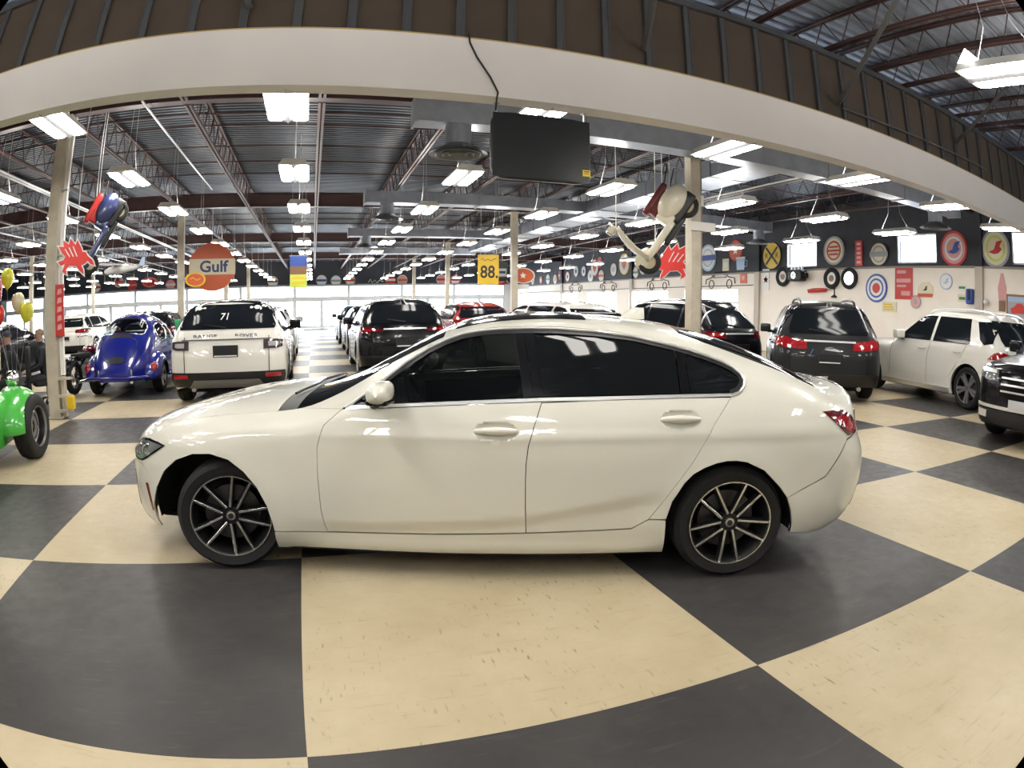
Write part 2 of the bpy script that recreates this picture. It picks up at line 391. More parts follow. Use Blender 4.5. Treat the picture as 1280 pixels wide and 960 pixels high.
# ------------------------------------------------------------------ high bay fluorescent lights
M_lamp = mat('lit_fluorescent_tubes', (1, 1, 1), .5, emis=(1, .965, .90), es=42.)
M_up = mat('added_uplight_glow', (1, 1, 1), .5, emis=(1, .965, .90), es=50.)  # glowing strip added atop each housing to brighten beam and deck
M_hous = mat('white_light_housing', (.72, .70, .66), .4)
M_refl = mat('grey_reflector', (.10, .10, .105), .5)
M_wire = mat('thin_steel_wire', (.38, .38, .38), .4, .5)
def make_light(wide=False):
    t = thing('ceiling_light', 'x', 'light', group='fluorescent high bay lights')
    mb = MB(); z = 3.66; w, l = .235, .61
    mb.add([(-w, -l, z), (w, -l, z), (w, l, z), (-w, l, z), (-w + .07, -l + .02, z + .1), (w - .07, -l + .02, z + .1), (w - .07, l - .02, z + .1), (-w + .07, l - .02, z + .1)],
           [(0, 1, 5, 4), (1, 2, 6, 5), (2, 3, 7, 6), (3, 0, 4, 7), (4, 5, 6, 7), (0, 3, 2, 1)])
    mb.build('light_housing', M_hous, t)
    mb = MB()
    if wide:                                        # near hall: tilted glowing ends, added to brighten the beam face
        for s in (-1, 1): mb.add([(-.15, s * .60, z + .102), (.15, s * .60, z + .102), (.15, s * .46, z + .24), (-.15, s * .46, z + .24)], [(0, 1, 2, 3)])
    mb.bbox((-.13, -.44, z + .101), (.13, .44, z + .104)); mb.build('added_uplight', M_up, t)
    for s in (-1, 1):
        mb = MB(); mb.rbox((s * .137, 0, z - .012), (.168, 1.12, .03)); mb.build('tube_bank', M_lamp, t, 40)
    mb = MB(); mb.add([(-.045, -.58, z - .004), (.045, -.58, z - .004), (.045, .58, z - .004), (-.045, .58, z - .004), (0, -.58, z - .045), (0, .58, z - .045)], [(0, 4, 5, 3), (4, 1, 2, 5)])
    mb.build('reflector', M_refl, t)
    mb = MB()
    for s in (-1, 1): mb.tube([(0, s * .45, z + .1), (0, s * .2, z + .5), (0, s * .12, 5.26)], .0035, 4)
    mb.build('hanging_wire', M_wire, t)
    return t
L0 = make_light(); used = [False]
def put_light(x, y, label, near=False):
    if near and len(used) < 2: used.append(make_light(True)); o = used[1]
    elif near: o = copy_tree(used[1])
    else: o = L0 if not used[0] else copy_tree(L0); used[0] = True
    o.location = (x, y, 0); o['label'] = label
ORD = ['first', 'second', 'third', 'fourth', 'fifth', 'sixth', 'seventh', 'eighth', 'ninth', 'tenth', 'eleventh', 'twelfth']
ROWN = {-6: 'outermost left row', -5: 'sixth row left of aisle', -4: 'fifth row left of aisle', -3: 'fourth row left of aisle', -2: 'third row left of aisle', -1: 'second row left of aisle',
        0: 'row over the buggy column', 1: 'row right above the white SUV', 2: 'row over the black screen', 3: 'row right of the screen', 4: 'row right of the hanging motorcycle',
        5: 'second row from the right wall', 6: 'row along the right wall'}
XR = {k: 1.64 + 2.76 * (k - 1) for k in range(-6, 7)}
for k in range(-6, 7):
    for j in range(12):
        x, y = XR[k], 2.95 + 3.55 * j
        if j == 0: y = 3.0
        az = math.atan2(x - CAM.x, y - CAM.y); D = math.hypot(x - CAM.x, y - CAM.y)
        if az < -.62 or az > 1.22: continue
        put_light(x, y, 'lit white fluorescent fixture, %s from the beam in the %s' % (ORD[j], ROWN[k]))
put_light(7.0, -1.55, 'lit white fluorescent fixture hanging under the ribbed deck in front of the brown wall', True)
for y in (-1.55, -2.95, -5.4):
    for k in range(-3, 6):
        x = XR[k] + .03
        if (y == -1.55 and (k in (0, 1, 2) or abs(x - 7) < .5)) or (y == -2.95 and k not in (0, 1, 2)) or (y < -8 and k % 2): continue
        yy = y
        if y == -2.95: x, yy = x - 1.02, -1.25
        if y < -5 and k >= 2: x += 1.38
        put_light(x, yy, 'lit white fluorescent fixture over the open floor on the near side of the beam', True)

# ------------------------------------------------------------------ ducts and diffusers
M_duct = mat('galvanised_duct', (.23, .245, .28), .42, .6, noise=(4, (.18, .19, .22), 1))
def duct(name_label, lo, hi, seam_axis, step):
    t = thing('air_duct', name_label, 'duct', group='galvanised ducts under the roof')
    mb = MB(); mb.bbox(lo, hi); mb.build('duct_run', M_duct, t)
    n = int((hi[seam_axis] - lo[seam_axis]) / step)
    for i in range(n + 1):
        a = list(lo); b = list(hi); c = lo[seam_axis] + (hi[seam_axis] - lo[seam_axis]) * i / n
        a[seam_axis] = c - .02; b[seam_axis] = c + .02
        for k in range(3):
            if k != seam_axis: a[k] -= .02; b[k] += .02
        mb = MB(); mb.bbox(a, b); mb.build('duct_flange', mat('duct_flange_metal', (.22, .23, .24), .45, .5), t)
duct('galvanised rectangular duct crossing directly behind the beam', (3.35, 4.9, 4.13), (16.4, 5.3, 4.5), 0, 2.4)
duct('long galvanised duct running away beside the hanging motorcycle', (9.5, 5.32, 4.2), (10.4, 26, 4.56), 1, 1.25)
duct('galvanised cross duct above the dark cars, second from the beam', (3.3, 12.65, 4.26), (9.48, 13.15, 4.56), 0, 2.4)
duct('galvanised duct branching to the right wall from the long duct', (10.42, 12.65, 4.26), (16.6, 13.15, 4.56), 0, 2.4)
duct('galvanised cross duct, third from the beam', (3.3, 20.4, 4.26), (9.48, 20.9, 4.56), 0, 2.4)
duct('galvanised cross duct deepest in the hall', (3.3, 28.2, 4.26), (10.4, 28.7, 4.56), 0, 2.4)
def diffuser(x, y, z, label):
    t = thing('air_diffuser', label, 'vent', (x, y, z), group='round ceiling diffusers')
    mb = MB(); mb.cyl((0, 0, -.3), (0, 0, 0), .19, 24); mb.build('neck', M_duct, t, 30)
    mb = MB(); mb.lathe([(.19, -.28), (.26, -.33), (.42, -.40), (.43, -.42), (.40, -.41), (.25, -.36)], 32); mb.build('flared_dish', M_duct, t, 40)
    mb = MB()
    for r in (.3, .2, .1): mb.lathe([(r, -.36), (r + .035, -.43), (r + .025, -.435), (r - .012, -.37)], 28)
    mb.build('cone_ring', mat('duct_flange_metal'), t, 40)
    mb = MB()
    for s in (0, PI / 2): mb.box((0, 0, -.38), (.8, .02, .02), s)
    mb.build('ring_bracket', M_duct, t)
diffuser(4.0, 5.1, 4.13, 'round air diffuser under the near duct, left of the black screen')
diffuser(3.9, 12.9, 4.26, 'round air diffuser under the second cross duct, left end')
diffuser(16.2, 12.9, 4.26, 'round air diffuser near the yellow crossbuck sign')
diffuser(15.4, 5.1, 4.13, 'round air diffuser at the right end of the near duct, above the wall discs')
diffuser(4.0, 20.6, 4.26, 'round air diffuser under the third cross duct')

# ------------------------------------------------------------------ hanging screen
t = thing('hanging_screen', 'large black flat screen hung under the white beam', 'screen', (4.29, 2.5, 3.17))
mb = MB(); mb.rbox((0, 0, 0), (1.125, .07, .73)); mb.build('screen_casing', mat('black_screen_plastic', (.012, .013, .014), .35), t, 30)
mb = MB(); mb.bbox((-.545, -.0385, -.345), (.545, -.034, .345)); mb.build('display_panel', mat('dark_display_glass', (.012, .014, .015), .28, spec=.35), t)
mb = MB(); mb.bbox((.46, -.042, -.27), (.55, -.0386, -.20)); o = mb.build('sticker', mat('yellow_sticker', (.75, .62, .03), .5), t, label='yellow sticker with red mark')
mb = MB(); mb.bbox((.475, -.0435, -.225), (.535, -.042, -.212)); mb.bbox((.475, -.0435, -.245), (.535, -.042, -.238)); mb.build('sticker_print', mat('red_print', (.5, .03, .02), .5), o)
for s in (-.5, .5):
    mb = MB(); mb.cyl((s, 0, .35), (s, 0, .46), .012, 6); mb.bbox((s - .03, -.03, .44), (s + .03, .03, .455)); mb.build('hanging_bracket', M_wire, t)
mb = MB(); P = [(3.43, 2.275, 4.28), (3.44, 2.272, 4.18), (3.52, 2.274, 4.02), (3.66, 2.276, 3.82), (3.74, 2.27, 3.66), (3.735, 2.30, 3.60), (3.77, 2.45, 3.53)]
mb.tube(P, .010, 6); tag(mb.build('power_cable', mat('black_cable', (.012, .012, .012), .5), None, 60), 'black cable draped over the white beam down to the screen', 'cable')
# ------------------------------------------------------------------ car bodies: one smooth surface y = W(x, z) per car
# car axes: x runs rearwards from the front axle, y to the car's left (+) and right (-), z up
def pchip(pts):
    X = np.array([p[0] for p in pts], float); Y = np.array([p[1] for p in pts], float)
    h = np.diff(X); d = np.diff(Y) / h; m = np.zeros(len(X)); m[0] = d[0]; m[-1] = d[-1]
    for i in range(1, len(X) - 1):
        if d[i - 1] * d[i] > 0:
            w1, w2 = 2 * h[i] + h[i - 1], h[i] + 2 * h[i - 1]; m[i] = (w1 + w2) / (w1 / d[i - 1] + w2 / d[i])
    def f(x):
        x = np.clip(np.asarray(x, float), X[0], X[-1]); i = np.clip(np.searchsorted(X, x) - 1, 0, len(h) - 1)
        t = (x - X[i]) / h[i]; t2 = t * t; t3 = t2 * t
        return Y[i] * (2 * t3 - 3 * t2 + 1) + h[i] * m[i] * (t3 - 2 * t2 + t) + Y[i + 1] * (-2 * t3 + 3 * t2) + h[i] * m[i + 1] * (t3 - t2)
    return f
def sell(t, n):
    t = np.clip(t, 0, 1); return (1 - (1 - t) ** n) ** (1. / n)
class Body:
    def __init__(s, B, S, ztop, xf, xr, Lf, nf, Lr, nr, Lz, nz, arches=(), crease=None, flare=.012):
        s.B = B; s.S = pchip(S); s.zt = pchip(ztop); s.xf = pchip(xf); s.xr = pchip(xr); s.Lf, s.nf, s.Lr, s.nr = Lf, nf, Lr, nr
        s.Lz = pchip(Lz); s.nz = pchip(nz); s.ar = arches; s.cr = crease; s.flare = flare
        s.x0 = min(p[1] for p in xf); s.x1 = max(p[1] for p in xr)
    def W(s, x, z):
        x = np.asarray(x, float); z = np.asarray(z, float)
        y = s.B + s.S(z)
        for (cx, cz, R) in s.ar:
            r = np.hypot(x - cx, z - cz); y = y + s.flare * np.exp(-(np.maximum(r - R, 0) / .07) ** 2) * (r > R - .05)
        if s.cr is not None: y = y - s.cr(x, z)
        y = y * sell((x - s.xf(z)) / s.Lf, s.nf) * sell((s.xr(z) - x) / s.Lr, s.nr)
        y = y * sell((s.zt(x) - z) / s.Lz(x), s.nz(x))
        return np.maximum(y, 0)
    def Z(s, x, y):
        """height of the upper surface at plan position (x, y)"""
        x = np.asarray(x, float); y = np.abs(np.asarray(y, float)); hi = s.zt(x) * np.ones_like(y); lo = hi - s.Lz(x) * .97
        for _ in range(26):
            m = (lo + hi) / 2; ok = s.W(x, m) >= y; lo = np.where(ok, m, lo); hi = np.where(ok, hi, m)
        return (lo + hi) / 2
    def Xf(s, y, z):
        y = np.abs(np.asarray(y, float)); z = np.asarray(z, float); lo = s.xf(z) * np.ones_like(y) - .001; hi = lo + s.Lf * 1.25
        for _ in range(26):
            m = (lo + hi) / 2; ok = s.W(m, z) >= y; hi = np.where(ok, m, hi); lo = np.where(ok, lo, m)
        return (lo + hi) / 2
    def Xr(s, y, z):
        y = np.abs(np.asarray(y, float)); z = np.asarray(z, float); hi = s.xr(z) * np.ones_like(y) + .001; lo = hi - s.Lr * 1.25
        for _ in range(26):
            m = (lo + hi) / 2; ok = s.W(m, z) >= y; lo = np.where(ok, m, lo); hi = np.where(ok, hi, m)
        return (lo + hi) / 2

def resample(poly, d):
    out = []
    for i, a in enumerate(poly):
        b = poly[(i + 1) % len(poly)]; L = math.hypot(b[0] - a[0], b[1] - a[1]); n = max(1, int(round(L / d)))
        for k in range(n): out.append((a[0] + (b[0] - a[0]) * k / n, a[1] + (b[1] - a[1]) * k / n))
    return out
def shrink(poly, d):
    """move every edge of a polygon inwards by d"""
    n = len(poly); A = sum(poly[i][0] * poly[(i + 1) % n][1] - poly[(i + 1) % n][0] * poly[i][1] for i in range(n)); sg = 1 if A > 0 else -1; out = []
    for i in range(n):
        p0, p, p1 = poly[i - 1], poly[i], poly[(i + 1) % n]
        a = np.array([p[0] - p0[0], p[1] - p0[1]]); b = np.array([p1[0] - p[0], p1[1] - p[1]])
        a = a / (np.linalg.norm(a) + 1e-12); b = b / (np.linalg.norm(b) + 1e-12)
        na = np.array([-a[1], a[0]]) * sg; nb = np.array([-b[1], b[0]]) * sg; m = na + nb; L = np.linalg.norm(m)
        m = m / L if L > 1e-6 else na
        c = max(.5, float(m @ na)); out.append((p[0] + m[0] * d / c, p[1] + m[1] * d / c))
    return out
def inside(pts, poly):
    x = pts[:, 0]; y = pts[:, 1]; r = np.zeros(len(pts), bool); n = len(poly)
    for i in range(n):
        x0, y0 = poly[i - 1]; x1, y1 = poly[i]
        c = ((y0 > y) != (y1 > y)); r ^= c & (x < (x1 - x0) * (y - y0) / ((y1 - y0) if y1 != y0 else 1e-12) + x0)
    return r
def near(pts, ring, d):
    """mask of points nearer than d to a dense ring"""
    R = np.array(ring); m = np.zeros(len(pts), bool)
    for i in range(0, len(pts), 400):
        q = pts[i:i + 400]; m[i:i + 400] = (np.min(((q[:, None, :] - R[None]) ** 2).sum(-1), 1) < d * d)
    return m
def fill(poly, d, db=None, dense=()):
    """triangulate a 2-D polygon with a fine inner grid; returns points, faces, number of ring points"""
    ring = resample(poly, db or d); P = np.array(ring); lo = P.min(0); hi = P.max(0)
    gx, gy = np.meshgrid(np.arange(lo[0], hi[0], d) + d * .37, np.arange(lo[1], hi[1], d) + d * .41); G = np.stack([gx.ravel(), gy.ravel()], 1)
    G = G[inside(G, ring)]
    for (cx, cy_, rx, ry, dd) in dense:
        if len(G): G = G[((G[:, 0] - cx) / rx) ** 2 + ((G[:, 1] - cy_) / ry) ** 2 > 1]
        ax, ay = np.meshgrid(np.arange(-rx, rx, dd), np.arange(-ry, ry, dd)); K = np.stack([ax.ravel(), ay.ravel()], 1); K = K[(K[:, 0] / rx) ** 2 + (K[:, 1] / ry) ** 2 < .97] + np.array([cx + dd * .3, cy_ + dd * .27])
        G = np.concatenate([G, K[inside(K, ring)]])
    if len(G): G = G[~near(G, ring, d * .55)]
    pts = [Vector(p) for p in ring] + [Vector((float(a), float(b))) for a, b in G]
    t = delaunay_2d_cdt(pts, [], [list(range(len(ring)))], 1, 1e-7)
    return np.array([tuple(p) for p in t[0]]), [tuple(q) for q in t[2]], len(ring)
def make_mesh(name, V, F, N, m, parent, label=None, n_ring=0, depth=0., inward=None):
    """mesh with given normals; the ring of the first n_ring points gets a folded-in edge of the given depth"""
    V = [tuple(map(float, p)) for p in V]; F = list(F); N = [tuple(map(float, p)) for p in N]
    n0 = len(V)
    if depth and n_ring:
        o = len(V)
        for i in range(n_ring): V.append(V[i]); N.append((0, 0, 0))
        for i in range(n_ring): V.append(tuple(V[i][k] + inward[k] * depth for k in range(3))); N.append((0, 0, 0))
        F += [(o + i, o + (i + 1) % n_ring, o + n_ring + (i + 1) % n_ring, o + n_ring + i) for i in range(n_ring)]
    me = bpy.data.meshes.new(name); me.from_pydata(V, [], F); me.materials.append(m)
    # orient the faces along the given normals
    flip = False
    for q in F[:1]:
        a, b, c = (Vector(V[i]) for i in q[:3]); flip = (b - a).cross(c - a).dot(Vector(N[q[0]])) < 0
    if flip: me.flip_normals()
    me.polygons.foreach_set('use_smooth', [True] * len(me.polygons))
    me.update()
    vn = [Vector(N[i]).normalized() if i < n0 else Vector(me.vertices[i].normal) for i in range(len(V))]
    me.normals_split_custom_set_from_vertices(vn)
    o = bpy.data.objects.new(name, me); COL.objects.link(o)
    if parent: o.parent = parent
    if label: o['label'] = label
    return o
def side_panel(body, name, poly, m, parent, sides=(1, -1), d=.045, db=.02, inset=0., gap=.0022, depth=.015, label=None, dense=()):
    pl = shrink(resample(poly, .06), gap) if gap else poly
    P, F, nr = fill(pl, d, db, dense); x, z = P[:, 0], P[:, 1]; e = 2e-3
    y = body.W(x, z) - inset
    Wx = (body.W(x + e, z) - body.W(x - e, z)) / (2 * e); Wz = (body.W(x, z + e) - body.W(x, z - e)) / (2 * e)
    out = []
    for s in sides:
        out.append(make_mesh(name, np.stack([x, s * y, z], 1), F, np.stack([-Wx, s * np.ones_like(x), -Wz], 1), m, parent, label, nr, depth, (0, -s, 0)))
    return out
def top_panel(body, name, xs, y0, y1, m, parent, ny=24, off=0., depth=.012, label=None):
    """xs: lengthwise stations; y0(x), y1(x): side edges as functions (signed)"""
    xs = np.asarray(xs, float); e = 2e-3; t = np.linspace(0, 1, ny)
    a = np.array([float(y0(x)) for x in xs]); c = np.array([float(y1(x)) for x in xs])
    Y = a[:, None] + (c - a)[:, None] * t[None]; X = np.repeat(xs[:, None], ny, 1); z = body.Z(X, Y)
    N = np.stack([-(body.Z(X + e, Y) - body.Z(X - e, Y)) / (2 * e), -(body.Z(X, Y + e) - body.Z(X, Y - e)) / (2 * e), np.ones_like(z)], -1).reshape(-1, 3)
    N /= np.linalg.norm(N, axis=1)[:, None]; V = np.stack([X, Y, z], -1).reshape(-1, 3) + N * off
    R, C = len(xs), ny
    F = [(i * C + j, i * C + j + 1, (i + 1) * C + j + 1, (i + 1) * C + j) for i in range(R - 1) for j in range(C - 1)]
    # ring order for the folded edge
    ring = [j for j in range(C)] + [i * C + C - 1 for i in range(1, R)] + [(R - 1) * C + j for j in range(C - 2, -1, -1)] + [i * C for i in range(R - 2, 0, -1)]
    order = ring + [i for i in range(R * C) if i not in set(ring)]; inv = {k: i for i, k in enumerate(order)}
    return make_mesh(name, [V[k] for k in order], [tuple(inv[i] for i in q) for q in F], [N[k] for k in order], m, parent, label, len(ring) if depth else 0, depth, (0, 0, -1))
def end_panel(body, name, rear, poly, m, parent, d=.05, db=.025, off=0., depth=.012, label=None, gap=.002):
    """panel on the nose or tail: polygon in (y, z)"""
    pl = shrink(resample(poly, .06), gap) if gap else poly
    P, F, nr = fill(pl, d, db); y, z = P[:, 0], P[:, 1]; e = 2e-3; f = body.Xr if rear else body.Xf; s = 1 if rear else -1
    X = f(y, z); Xy = (f(y + e, z) - f(y - e, z)) / (2 * e); Xz = (f(y, z + e) - f(y, z - e)) / (2 * e)
    N = np.stack([s * np.ones_like(y), -s * Xy, -s * Xz], 1); N /= np.linalg.norm(N, axis=1)[:, None]
    V = np.stack([X, y, z], 1) + N * off
    return make_mesh(name, V, F, N, m, parent, label, nr if depth else 0, depth, (-s, 0, 0))
def arch_pts(c, R, a0, a1, n=24, sx=1.): return [(c[0] + sx * R * math.cos(a0 + (a1 - a0) * k / n), c[1] + R * math.sin(a0 + (a1 - a0) * k / n)) for k in range(n + 1)]

def join(objs, name, parent):
    """make several panels of one pressing into one mesh, keeping their normals"""
    V = []; F = []; N = []; m = objs[0].data.materials[0]
    for o in objs:
        me = o.data; k = len(V); V += [tuple(v.co) for v in me.vertices]; F += [tuple(i + k for i in p.vertices) for p in me.polygons]
        nn = [None] * len(me.vertices)
        for L in me.loops: nn[L.vertex_index] = tuple(me.corner_normals[L.index].vector)
        N += [n or (0, 0, 1) for n in nn]
    for o in objs: me = o.data; bpy.data.objects.remove(o); bpy.data.meshes.remove(me)
    me = bpy.data.meshes.new(name); me.from_pydata(V, [], F); me.materials.append(m)
    me.polygons.foreach_set('use_smooth', [True] * len(me.polygons)); me.update(); me.normals_split_custom_set_from_vertices(N)
    o = bpy.data.objects.new(name, me); COL.objects.link(o); o.parent = parent; return o

def side_tube(body, name, path, r, m, parent, sides=(1, -1), out=.002, closed=False, n=6):
    P = resample(path, .035) if closed else [p for a, b in zip(path, path[1:]) for p in [(a[0] + (b[0] - a[0]) * t, a[1] + (b[1] - a[1]) * t) for t in np.linspace(0, 1, max(2, int(math.hypot(b[0] - a[0], b[1] - a[1]) / .04)), endpoint=False)]] + [path[-1]]
    y = body.W(np.array([p[0] for p in P]), np.array([p[1] for p in P])) + out
    for s in sides:
        mb = MB(); mb.tube([(p[0], s * float(q), p[1]) for p, q in zip(P, y)], r, n, closed=closed); mb.build(name, m, parent, 60)
CREASE = pchip([(.4, .30), (.6, .305), (1.3, .33), (1.72, .368), (1.95, .408), (2.27, .468), (2.6, .53)])
def lower_crease(x, z):
    zc = CREASE(x)
    amp = .020 * np.clip((x - .40) / .3, 0, 1) * np.clip((2.55 - x) / .25, 0, 1)
    k = np.clip((zc - z) / .085 + .5, 0, 1); d = amp * k * k * (3 - 2 * k) * np.clip((z - .17) / .06, 0, 1)
    for hx, hz in ((1.567, .852), (2.524, .905)):                 # cups behind the door handles
        q = ((x - hx) / .112) ** 2 + ((z - hz) / .048) ** 2; d = d + .024 * np.clip(1 - q, 0, 1) ** .7
    zs = .80 + .035 * np.clip(x / 2.8, 0, 1)                      # soft shoulder line
    return d - .006 * np.exp(-((z - zs) / .03) ** 2) * np.clip((x - .4) / .5, 0, 1)
SEDAN = Body(.912,
    [(.10, -.13), (.18, -.060), (.24, -.030), (.34, -.012), (.50, -.002), (.68, 0), (.80, -.006), (.88, -.022), (.96, -.052), (1.03, -.092), (1.12, -.150), (1.22, -.215), (1.32, -.285), (1.40, -.345), (1.5, -.42)],
    [(-.875, .62), (-.84, .70), (-.77, .765), (-.65, .815), (-.45, .875), (-.22, .925), (.10, .965), (.34, .985), (.46, 1.0), (.70, 1.075), (.92, 1.185), (1.12, 1.285), (1.32, 1.37), (1.55, 1.414), (1.90, 1.432), (2.20, 1.427), (2.50, 1.398), (2.75, 1.355), (3.0, 1.285), (3.22, 1.203), (3.40, 1.122), (3.50, 1.080), (3.60, 1.058), (3.75, 1.045), (3.84, 1.02), (3.87, .96)],
    [(.12, -.72), (.20, -.85), (.30, -.88), (.45, -.88), (.60, -.87), (.70, -.83), (.80, -.78), (.9, -.72), (1.2, -.7), (1.5, -.7)],
    [(.12, 3.52), (.20, 3.72), (.28, 3.83), (.40, 3.885), (.55, 3.91), (.65, 3.905), (.75, 3.87), (.85, 3.835), (.95, 3.83), (1.0, 3.85), (1.06, 3.87), (1.3, 3.87), (1.5, 3.87)],
    .84, 2.6, .75, 2.9,
    [(-.9, .20), (.1, .26), (.4, .26), (.8, .22), (1.2, .15), (1.9, .11), (2.6, .15), (3.1, .26), (3.5, .24), (3.93, .2)],
    [(-.9, 3.4), (.3, 3.6), (.6, 3.0), (1.3, 2.3), (2.6, 2.3), (3.3, 3.0), (3.93, 3.6)],
    arches=((0., .32, .36), (2.845, .32, .36)), crease=lower_crease)
# ------------------------------------------------------------------ wheels: tyre > rim, brake_disc, centre_cap
M_tyre = mat('tyre_rubber', (.009, .009, .009), .7, bump=(60, .2))
M_rimdark = mat('dark_rim_paint', (.012, .012, .013), .35, .3)
M_silver = mat('machined_alloy', (.62, .62, .60), .22, .95)
M_alloy = mat('silver_alloy', (.45, .45, .46), .3, .85)
M_disc = mat('brake_disc_steel', (.10, .10, .105), .4, .8)
M_chrome = mat('chrome_trim', (.78, .78, .78), .08, 1.)
M_black = mat('black_plastic', (.010, .010, .011), .45)
M_gloss = mat('gloss_black_trim', (.006, .006, .007), .10, spec=.2)
def tyre_mb(R, r, wd, c, rot, tread=True):
    """axle along local Y, outer face towards +Y"""
    mb = MB(); h = wd / 2
    p = [(r, h - .012), (r + .012, h - .002), (r + .03, h), ((R + r) / 2 + .01, h + .006), (R - .03, h - .004), (R - .010, h - .022), (R - .002, h - .045)]
    prof = p[:]
    if tread:
        for y in (.34, .0, -.34):
            yy = y * h; prof += [(R, yy + .012), (R - .008, yy + .006), (R - .008, yy - .006), (R, yy - .012)]
    prof += [(a, -b) for a, b in reversed(p)]
    mb.M = Matrix.Translation(c) @ rot
    mb.lathe(prof, 56, ax='y'); return mb
def spoke(mb, a0, a1, r0, r1, w0, w1, y0, y1, th):
    """flat bar from polar (r0, a0) to (r1, a1), front face at y0 (hub) / y1 (rim)"""
    p = Vector((r0 * math.cos(a0), 0, r0 * math.sin(a0))); q = Vector((r1 * math.cos(a1), 0, r1 * math.sin(a1)))
    d = (q - p).normalized(); n = Vector((-d.z, 0, d.x))
    vs = []
    for (c, w, y) in ((p, w0, y0), (q, w1, y1)):
        for s in (-1, 1): vs.append(c + n * (s * w / 2) + Vector((0, y, 0)))
        for s in (-1, 1): vs.append(c + n * (s * w * .75) + Vector((0, y - th, 0)))
    mb.add(vs, [(0, 1, 5, 4), (2, 6, 7, 3), (0, 4, 6, 2), (1, 3, 7, 5), (4, 5, 7, 6), (0, 2, 3, 1)])
def wheel(parent, x, y, side, R=.325, r=.238, wd=.225, steer=0., style='twin', base=-87, camber=0., z=None):
    """wheel centred on the axle at (x, y) of the outer face; side +1 = left of car"""
    rot = Matrix.Rotation(steer, 4, 'Z') @ (Matrix.Rotation(PI, 4, 'Z') if side < 0 else Matrix.Identity(4))
    c = Vector((x, side * (abs(y) - wd / 2), R if z is None else z))
    ty = tyre_mb(R, r, wd, c, rot).build('tyre', M_tyre, parent, 35)
    h = wd / 2; mb = MB(); mb.M = Matrix.Translation(c) @ rot
    mb.k = 0; mb.lathe([(r + .004, h - .004), (r + .002, h + .002), (r - .005, h + .001), (r - .008, h - .012)], 48, ax='y')
    mb.k = 1; mb.lathe([(r - .008, h - .012), (r - .03, h - .05), (r - .035, -h + .02), (.0, -h + .03)], 40, ax='y')
    ba = math.radians(base)
    if style == 'twin':
        for i in range(5):
            a = ba + i * 2 * PI / 5
            for s in (-1, 1):
                mb.k = 1; spoke(mb, a + s * .42, a + s * .235, .048, r - .008, .022, .021, h - .022, h - .008, .035)
                mb.k = 0; spoke(mb, a + s * .42, a + s * .235, .050, r - .008, .010, .009, h - .0205, h - .0065, .002)
        mb.k = 1; mb.lathe([(0, h - .026), (.055, h - .026), (.062, h - .04), (.06, h - .08)], 24, ax='y')
    elif style == 'five':
        for i in range(5):
            a = ba + i * 2 * PI / 5; mb.k = 0
            for s in (-1, 1): spoke(mb, a + s * .2, a + s * .17, .05, r - .01, .03, .045, h - .02, h - .008, .03)
        mb.k = 0; mb.lathe([(0, h - .016), (.06, h - .018), (.07, h - .04), (.07, h - .08)], 24, ax='y')
    elif style == 'steel':
        mb.k = 0; mb.lathe([(0, h - .02), (.05, h - .02), (.06, h - .04), (.11, h - .045), (.13, h - .03), (r - .03, h - .06), (r - .012, h - .02)], 32, ax='y')
    elif style == 'deep':
        mb.k = 0; mb.lathe([(r - .012, h - .012), (r - .025, h - .09), (.13, h - .11), (.12, h - .095), (.07, h - .10)], 40, ax='y')
    rim = mb.build('rim', [M_alloy if style in ('five', 'steel', 'deep') else M_silver, M_rimdark], ty, 30)
    mb = MB(); mb.M = Matrix.Translation(c) @ rot; mb.lathe([(.07, h - .10), (.165, h - .10), (.165, h - .13), (.07, h - .13)], 36, ax='y'); mb.build('brake_disc', M_disc, ty, 30)
    mb = MB(); mb.M = Matrix.Translation(c) @ rot; mb.lathe([(0, h - .016), (.026, h - .017), (.031, h - .024)], 24, ax='y'); mb.k = 1
    mb.lathe([(.016, h - .0145), (.026, h - .0155)], 24, ax='y'); mb.build('centre_cap', [mat('cap_black', (.02, .022, .03), .3), M_silver], ty, 30)
    return ty
# ------------------------------------------------------------------ the white sedan in front
M_paint = mat('white_car_paint', (.645, .63, .55), .32, coat=1., coat_rough=.02)
M_glass = tint_glass('tinted_side_glass', (.30, .33, .33), .55)
M_glassd = tint_glass('dark_privacy_glass', (.10, .11, .115), .05)
M_satin = mat('satin_trim', (.80, .80, .79), .3, .75)
M_red = MATS['red_oxide_steel']
M_tail = mat('red_tail_lens', (.32, .006, .010), .08, coat=1.)
M_taild = mat('dark_red_lens', (.10, .004, .006), .1, coat=1.)
M_lamp_c = mat('headlamp_lens', (.16, .17, .175), .06, .2, coat=1.)
M_matte = mat('matte_black', (.006, .006, .006), .9)
M_int = mat('dark_interior_cloth', (.012, .012, .012), .8)
def clipx(poly, c, keep_less):
    out = []
    for i, p in enumerate(poly):
        q = poly[(i + 1) % len(poly)]; ip = (p[0] < c) == keep_less; iq = (q[0] < c) == keep_less
        if ip: out.append(p)
        if ip != iq: t = (c - p[0]) / (q[0] - p[0]); out.append((c, p[1] + t * (q[1] - p[1])))
    return out
def clipline(poly, a, b, keep_left):
    """keep the part of the polygon on one side of the line a-b"""
    sd = lambda p: ((b[0] - a[0]) * (p[1] - a[1]) - (b[1] - a[1]) * (p[0] - a[0])) * (1 if keep_left else -1)
    out = []
    for i, p in enumerate(poly):
        q = poly[(i + 1) % len(poly)]; dp, dq = sd(p), sd(q)
        if dp >= 0: out.append(p)
        if (dp >= 0) != (dq >= 0): t = dp / (dp - dq); out.append((p[0] + t * (q[0] - p[0]), p[1] + t * (q[1] - p[1])))
    return out
